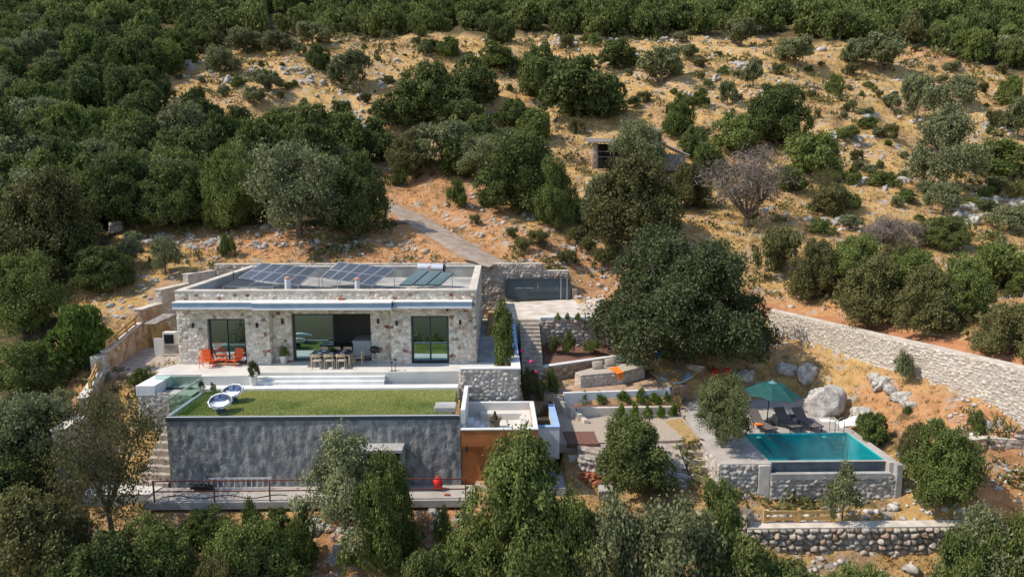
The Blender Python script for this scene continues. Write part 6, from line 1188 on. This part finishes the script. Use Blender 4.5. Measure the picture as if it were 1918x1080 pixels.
# ------------------------------------------------------------------ low shrubs on the open slope
cnt = 0; CLR = [(300, 110), (700, 60), (1200, 60), (1500, 60), (1918, 110), (1918, 620), (1500, 470), (1250, 330), (1180, 200), (960, 330), (700, 300), (600, 190), (400, 250), (300, 220)]
rs = random.Random(21); tries = 0; LAY = [(880, 320), (1180, 310), (900, 400)]
while cnt < 150 and tries < 4000:
    tries += 1; a, b_ = rs.uniform(290, 1918), rs.uniform(62, 560)
    if not inpoly([a], [b_], CLR)[0] or any(abs(a-u[0]) < u[2]*.5 and u[3] < b_ < u[1]+10 for u in USED): continue
    w_ = rs.choice([rs.uniform(10, 20), rs.uniform(14, 30), rs.uniform(24, 52)])*(.55+b_/420); side = 'right' if a > 1300 else 'middle' if a > 700 else 'left'; kind_ = rs.choice(['shrub', 'greenM', 'shrubdrab', 'shrubdrab', 'oliveM', 'oliveM'])
    T(kind_, a, b_, w_, b_-w_*rs.uniform(.4, .85), {'right': 'low evergreen shrub scattered on the golden slope at the right', 'middle': 'low evergreen shrub scattered between the big oaks in the middle of the hill', 'left': 'low evergreen shrub scattered in the rocky clearing at the left'}[side], name='hillside_shrub', cat='shrub', group='shrubs on the %s of the slope' % side); cnt += 1
for a, b_, w_ in ((980, 470, 40), (1010, 460, 50), (1060, 495, 46), (1100, 470, 40), (1130, 500, 60), (960, 445, 30), (1150, 480, 50), (890, 420, 30), (1080, 455, 50)):
    T('shrubdrab', a, b_, w_, b_-w_*.6, 'dry brown shrub on the earth bank above the gate', name='bank_shrub', cat='shrub', group='dry shrubs on the bank above the gate')
for a, b_, w_, k in ((700, 985, 60, 'greenM'), (560, 1000, 70, 'greenM'), (650, 1050, 60, 'shrub'), (830, 975, 40, 'shrub'), (470, 985, 60, 'shrub')): T(k, a, b_, w_, b_-w_*.7, 'shrub growing on the rubble slope under the walkway', name='slope_shrub', cat='shrub', at=28.0+(0 if b_ < 1000 else -.6), group='shrubs under the walkway')
def scrub_mounds():
    r = np.random.default_rng(33); n = 5200; Y = 30+r.random(n)**1.3*100; X = r.uniform(-1, 1, n)*(Y*.8+6); Z = terrain(X, Y); a, b_, d = proj(X, Y, Z); k = ~inpoly(a, b_, FOREST) & (fbm(X*.16+5, Y*.16, 71, 3) > .46) & (a > -20) & (a < 1940)
    for poly, h in PADS: k &= ~inpoly(X, Y, poly)
    for q in ([(700, 380), (760, 385), (960, 497), (850, 497)], [(1430, 555), (1918, 660), (1918, 800), (1440, 720)], [(900, 500), (1180, 520), (1440, 600), (1440, 760), (1300, 840), (1000, 840)], [(1440, 640), (1800, 760), (1700, 960), (1400, 900)]): k &= ~inpoly(a, b_, q)
    X, Y, Z, d = X[k], Y[k], Z[k], d[k]; n = len(X); m = 34; R_ = r.uniform(.25, .8, n)*(.6+d/130)*np.where(r.random(n) < .12, 1.8, 1); D_ = r.normal(size=(n, m, 3)); D_[:, :, 2] = np.abs(D_[:, :, 2]); D_ /= np.linalg.norm(D_, axis=2)[:, :, None]
    p = D_*(R_[:, None]*r.uniform(.5, 1.15, (n, m)))[:, :, None]*np.array([1, 1, .75]); nr = D_*.6+r.normal(size=D_.shape)*.5; nr /= np.linalg.norm(nr, axis=2)[:, :, None]
    q = rotq(n*m, nr.reshape(-1, 3), 1., .6, r=r)*(np.repeat(R_, m)*.2)[:, None, None]; V = (p.reshape(-1, 1, 3)+q+np.repeat(np.stack([X, Y, Z], 1), m, 0)[:, None, :]).reshape(-1, 3); print('scrub', n)
    o = link('hillside_scrub', npmesh('hillside_scrub', V, np.arange(len(V)).reshape(-1, 4), M['drab'], attrs={'vary': np.repeat(r.uniform(-.7, 1, n), m*4)})); tag(o, 'low mounded scrub dotted over the dry hillside', kind='stuff')
# ------------------------------------------------------------------ rocks
def rock_mesh(name, seed, sub=4, m='rock', rough=.5):
    import bmesh
    bm = bmesh.new(); bmesh.ops.create_icosphere(bm, subdivisions=sub, radius=1); V = np.array([v.co[:] for v in bm.verts]); r = np.random.default_rng(seed)
    for _ in range(9):     # planar cuts give facets
        n = r.normal(size=3); n /= np.linalg.norm(n); d = r.uniform(.5, .85); t = V@n; V -= np.outer(np.clip(t-d, 0, None)*.7, n)
    s = 1+rough*(fbm(V[:, 0]*2+V[:, 2]*1.3+seed, V[:, 1]*2-V[:, 2]+seed, seed, 5)-.47)+.16*(fbm(V[:, 0]*6+V[:, 2]*4, V[:, 1]*6-V[:, 2]*3, seed+5, 3)-.47); V *= s[:, None]
    for v, c in zip(bm.verts, V): v.co = c
    me = bpy.data.meshes.new(name); bm.to_mesh(me); bm.free(); me.materials.append(M[m]); return me
RK = [rock_mesh('rock', s) for s in (1, 2, 3, 4)]; RKR = [rock_mesh('rock', s, m='rockred') for s in (5, 6)]
def rock(px_, py_, w_, h_, label, group=None, m=None, zb=None, dy=.7, rz=None, ry=0):
    q = hit(px_, py_) if zb is None else P(px_, py_, zb)
    if q is None: return
    x, y, z = q; dep = proj(x, y, z)[2]; W_ = w_*dep/F; H_ = h_*dep/F; o = link('boulder' if w_ > 25 else 'rock', rv.choice(m or RK)); o.location = (x, y+W_*.2, z+H_*.25); o.scale = (W_/1.55, W_/1.55*dy, H_/1.35); o.rotation_euler = (rv.uniform(-.2, .2), ry, rv.uniform(0, 6) if rz is None else rz); return tag(o, label, 'rock', group)
rock(1558, 776, 74, 60, 'huge pale boulder at the back right corner of the pool terrace', zb=-3.0, rz=.3); rock(1512, 733, 44, 32, 'rounded grey boulder behind the parasol'); rock(1618, 785, 40, 26, 'low pale boulder right of the huge one')
for i_, (a, b_, w_, h_) in enumerate(((1640, 712, 30, 16), (1655, 722, 36, 20), (1672, 736, 34, 18), (1690, 750, 32, 18), (1704, 764, 24, 14))): rock(a, b_, w_, h_, ['uppermost', 'second highest', 'middle', 'second lowest', 'lowest'][i_]+' block of the pale rock outcrop slanting down the slope', ry=.35, dy=.6)
rock(1614, 345, 26, 16, 'smooth round grey boulder, left of two in the golden grass'); rock(1649, 345, 24, 16, 'smooth round grey boulder, right of two in the golden grass'); rock(1693, 342, 24, 12, 'flat grey boulder below the big olive'); rock(850, 712, 24, 16, 'pale stone at the end of the terrace step, beside the white wall', zb=-.6)
rock(1440, 730, 28, 18, 'shaded boulder under the right side of the great oak'); rock(1400, 712, 34, 20, 'dark boulder in the shade left of the parasol'); rock(1480, 700, 36, 22, 'small boulder up the slope behind the parasol'); rock(215, 432, 34, 22, 'grey boulder at the left end of the rubble wall'); rock(1850, 802, 22, 18, 'grey stone beside the yellow-green bush at the right')
ROWS = [([(255, 455), (300, 450), (350, 460), (420, 452)], 34, 11, 'stones of the tumbled wall behind the dry grass field'), ([(420, 452), (480, 462), (540, 460), (620, 462)], 34, 10, 'stones of the rubble bank behind the villa roof'), ([(630, 470), (700, 450), (745, 462), (790, 478)], 30, 9, 'stones of the rubble pile beside the track'),
        ([(340, 130), (372, 112), (430, 155), (460, 140)], 18, 12, 'pale rocks in the upper left clearing'), ([(510, 130), (560, 140), (600, 155), (680, 185), (720, 150)], 26, 11, 'pale rocks on the open ground left of the central clump'), ([(640, 210), (680, 235), (690, 260), (660, 275)], 20, 16, 'big pale rocks left of the central clump'),
        ([(1040, 85), (1090, 88), (1180, 72), (1270, 82)], 20, 10, 'pale rocks along the top of the clearing'), ([(1560, 262), (1590, 266), (1630, 262)], 16, 12, 'whitish rock ledge right of the round oak'), ([(1420, 398), (1500, 412), (1580, 420), (1650, 428)], 24, 12, 'dry stone row below the bare tree'), ([(1780, 405), (1830, 412), (1850, 375), (1900, 385), (1918, 380)], 26, 20, 'rocks of the outcrop at the right edge'),
        ([(1320, 105), (1400, 130), (1300, 165)], 18, 10, 'pale rocks in the golden grass right of centre top'), ([(1580, 345), (1660, 355), (1720, 330), (1560, 310)], 18, 11, 'small rocks near the two smooth boulders'), ([(1600, 215), (1660, 225), (1850, 240), (1900, 250)], 18, 13, 'rocks scattered by the right olives'), ([(930, 505), (1000, 480), (1080, 488), (1170, 500)], 22, 12, 'rusty stones of the bank above the gate'), ([(590, 985), (640, 1010), (700, 990), (640, 1050)], 28, 20, 'pale rocks on the slope under the walkway'), ([(790, 970), (840, 985), (870, 960)], 14, 16, 'rocks near the right end of the walkway slope')]
for pl__, n_, s_, lb in ROWS:
    for k in range(n_):
        t = rv.uniform(0, len(pl__)-1.001); i = int(t); f_ = t-i; a = pl__[i][0]*(1-f_)+pl__[i+1][0]*f_+rv.gauss(0, s_*.5); b_ = pl__[i][1]*(1-f_)+pl__[i+1][1]*f_+rv.gauss(0, s_*.45); w_ = s_*rv.uniform(.5, 1.4); rock(a, b_, w_, w_*rv.uniform(.45, .75), 'one of the '+lb, lb, m=RKR if ('rust' in lb or (('rubble' in lb or 'under' in lb) and rv.random() < .4)) else None)
# small stones everywhere, one mass
import bmesh
bm = bmesh.new(); bmesh.ops.create_icosphere(bm, subdivisions=1, radius=1); IV = np.array([v.co[:] for v in bm.verts]); IF = np.array([[v.index for v in f.verts] for f in bm.faces]); bm.free()
def stones(name, n, sel, smin, smax, m, label, seed):
    r = np.random.default_rng(seed); Y = 26+r.random(n)**1.6*110; X = r.uniform(-1, 1, n)*(Y*.8+6); Z = terrain(X, Y); a, b_, d = proj(X, Y, Z); k = sel(a, b_, X, Y)
    for poly, h in PADS: k &= ~inpoly(X, Y, poly)
    k &= ~inpoly(X, Y, [(19, 47.5), (25.1, 31.7), (26, 31.7), (20, 48)])
    X, Y, Z, d = X[k], Y[k], Z[k], d[k]; n = len(X); s = r.uniform(smin, smax, n)**1*(.6+d/70); s *= np.where(r.random(n) < .06, 2.0, 1); A = r.uniform(0, 6.28, n); J = 1+r.normal(size=(n, len(IV)))*.16
    V = IV[None]*J[:, :, None]*np.stack([s, s*r.uniform(.6, 1, n), s*r.uniform(.4, .8, n)], 1)[:, None, :]; c, s_ = np.cos(A), np.sin(A); V = np.stack([V[:, :, 0]*c[:, None]-V[:, :, 1]*s_[:, None], V[:, :, 0]*s_[:, None]+V[:, :, 1]*c[:, None], V[:, :, 2]], 2)+np.stack([X, Y, Z], 1)[:, None, :]
    F_ = (IF[None]+np.arange(n)[:, None, None]*len(IV)).reshape(-1, 3); o = link(name, npmesh(name, V.reshape(-1, 3), F_, M[m])); print(name, n); return tag(o, label, kind='stuff')
nf = lambda a, b_: ~inpoly(a, b_, FOREST)
cover = lambda X, Y: fbm(X*.13, Y*.13, 31, 3)
stones('loose_stones', 15000, lambda a, b_, X, Y: nf(a, b_) & (cover(X, Y) > .45) & (a > -20) & (a < 1940), .05, .2, 'rock', 'loose pale limestone strewn over the slope', 4)
stones('rubble_stones', 16000, lambda a, b_, X, Y: inpoly(a, b_, [(380, 425), (640, 425), (720, 400), (800, 470), (930, 495), (400, 488)]) | inpoly(a, b_, [(860, 400), (1190, 460), (1200, 520), (1000, 500)]) | inpoly(a, b_, [(230, 440), (430, 430), (430, 470), (250, 475)]) | inpoly(a, b_, [(420, 930), (900, 930), (900, 1080), (420, 1080)]) | inpoly(a, b_, [(1440, 730), (1918, 770), (1918, 860), (1560, 790)])&(cover(X, Y) > .5), .07, .17, 'rockred', 'reddish rubble stones covering the banks', 6)
# dry grass
r = np.random.default_rng(9); n = 60000; Y = 26+r.random(n)**1.5*100; X = r.uniform(-1, 1, n)*(Y*.8+6); Z = terrain(X, Y); a, b_, d = proj(X, Y, Z); k = nf(a, b_) & (cover(X, Y) < .52) & (a > -20) & (a < 1940)
for poly, h in PADS: k &= ~inpoly(X, Y, poly)
k &= ~inpoly(a, b_, [(700, 380), (760, 385), (960, 497), (850, 497)]) & ~inpoly(a, b_, [(1440, 575), (1918, 690), (1918, 640), (1440, 560)]) & ~inpoly(a, b_, [(1440, 580), (1918, 690), (1918, 770), (1440, 635)])
rng = np.random.default_rng(4); X, Y, Z, d = X[k], Y[k], Z[k], d[k]; blades('dry_grass', X, Y, Z-.03, .2*(.7+d/90)*r.uniform(.5, 1.4, len(X)), .05*(.5+d/55), M['drygrass'], .9, 'dry golden grass on the open hillside', nb=4, vary=r.uniform(-.4, .9, len(X)))
# rough low scrub, one mass
r = np.random.default_rng(19); n = 9000; Y = 27+r.random(n)**1.5*95; X = r.uniform(-1, 1, n)*(Y*.8+6); Z = terrain(X, Y); a, b_, d = proj(X, Y, Z); k = nf(a, b_) & (fbm(X*.25, Y*.25, 61, 3) > .55) & (a > -20) & (a < 1940)
for poly, h in PADS: k &= ~inpoly(X, Y, poly)
k &= ~inpoly(a, b_, [(700, 380), (760, 385), (960, 497), (850, 497)]) & ~inpoly(a, b_, [(1430, 555), (1918, 660), (1918, 790), (1440, 650)])
X, Y, Z, d = X[k], Y[k], Z[k], d[k]; blades('low_scrub', X, Y, Z-.03, .4*(.7+d/120)*r.uniform(.5, 1.3, len(X)), .12*(.6+d/70), M['drab'], .9, 'low drab scrub on the open hillside', nb=9, vary=r.uniform(-.4, .9, len(X)))
scrub_mounds()
# ------------------------------------------------------------------ labels: say which one by the nearest landmark
LM = [(455, 330, 'big olive above the roof'), (376, 215, 'lone oak in the left clearing'), (500, 150, 'pair-crowned olive in the left clearing'), (597, 110, 'small round oak at upper left'), (655, 130, 'leaning olive on the pale rocks'), (850, 170, 'central oak clump'), (1085, 170, 'very broad dark oak'), (940, 60, 'tall round tree at the forest edge'),
      (1158, 105, 'lone dark oak at the top'), (1238, 125, 'round-headed olive'), (1195, 275, 'old shed'), (1455, 215, 'round dark oak'), (1400, 350, 'bare grey tree'), (1522, 290, 'bushy green tree'), (1768, 280, 'big right-hand olive'), (1716, 185, 'upright olive'), (1650, 100, 'wide olive at upper right'), (1662, 430, 'grey dead bush'), (1563, 160, 'round shrub at upper right'),
      (1632, 340, 'two smooth boulders'), (1850, 400, 'rock outcrop'), (1410, 140, 'thin-trunked olive'), (935, 110, 'tree on the rocky strip'), (1000, 470, 'gate'), (840, 430, 'concrete track'), (1362, 175, 'small grey olive'), (1490, 95, 'grey olive at the top right'), (1600, 235, 'white rock ledge'), (1880, 300, 'green tree at the right edge'), (60, 540, 'tree at the left edge'), (250, 450, 'rubble wall'), (700, 250, 'big pale rocks'), (1900, 480, 'thicket end'), (330, 90, 'first olive of the clearing'), (560, 260, 'lower tip of the clearing')]
ORD = ['nearest', 'second nearest', 'third nearest', 'fourth nearest', 'fifth nearest', 'sixth nearest', 'seventh nearest', 'eighth nearest', 'ninth nearest', 'tenth nearest']
def relabel(sel, noun, keep_far=None):
    seen = {}
    for o in sel:
        x, y, d = proj(o.location.x, o.location.y, o.location.z)
        L_ = min(LM, key=lambda l: math.hypot(l[0]-x, (l[1]-y)*1.4)); dx, dy = x-L_[0], y-L_[1]
        dr = ('right of' if dx > 0 else 'left of') if abs(dx) > abs(dy)*1.2 else ('below' if dy > 0 else 'above'); seen.setdefault((L_[2], dr), []).append((math.hypot(dx, dy), o))
    for (l_, dr), lst in seen.items():
        lst.sort(key=lambda q: q[0])
        for i, (q, o) in enumerate(lst):
            o['label'] = ('%s %s the %s' % (noun, dr, l_)) if len(lst) == 1 else ('%s %s, of those %s the %s' % (noun, ORD[min(i, 9)], dr, l_)) if i < 10 else o['label']
relabel([o for o in COL.objects if o.name.startswith('hillside_shrub') and 'label' in o], 'low shrub')
relabel([o for o in COL.objects if o.name.startswith('bank_shrub') and 'label' in o], 'dry brown shrub')
relabel([o for o in COL.objects if o.name.startswith('forest_tree') and o.get('group') in ('wood left of the villa', 'wood left of the clearing')], 'dark wood tree')
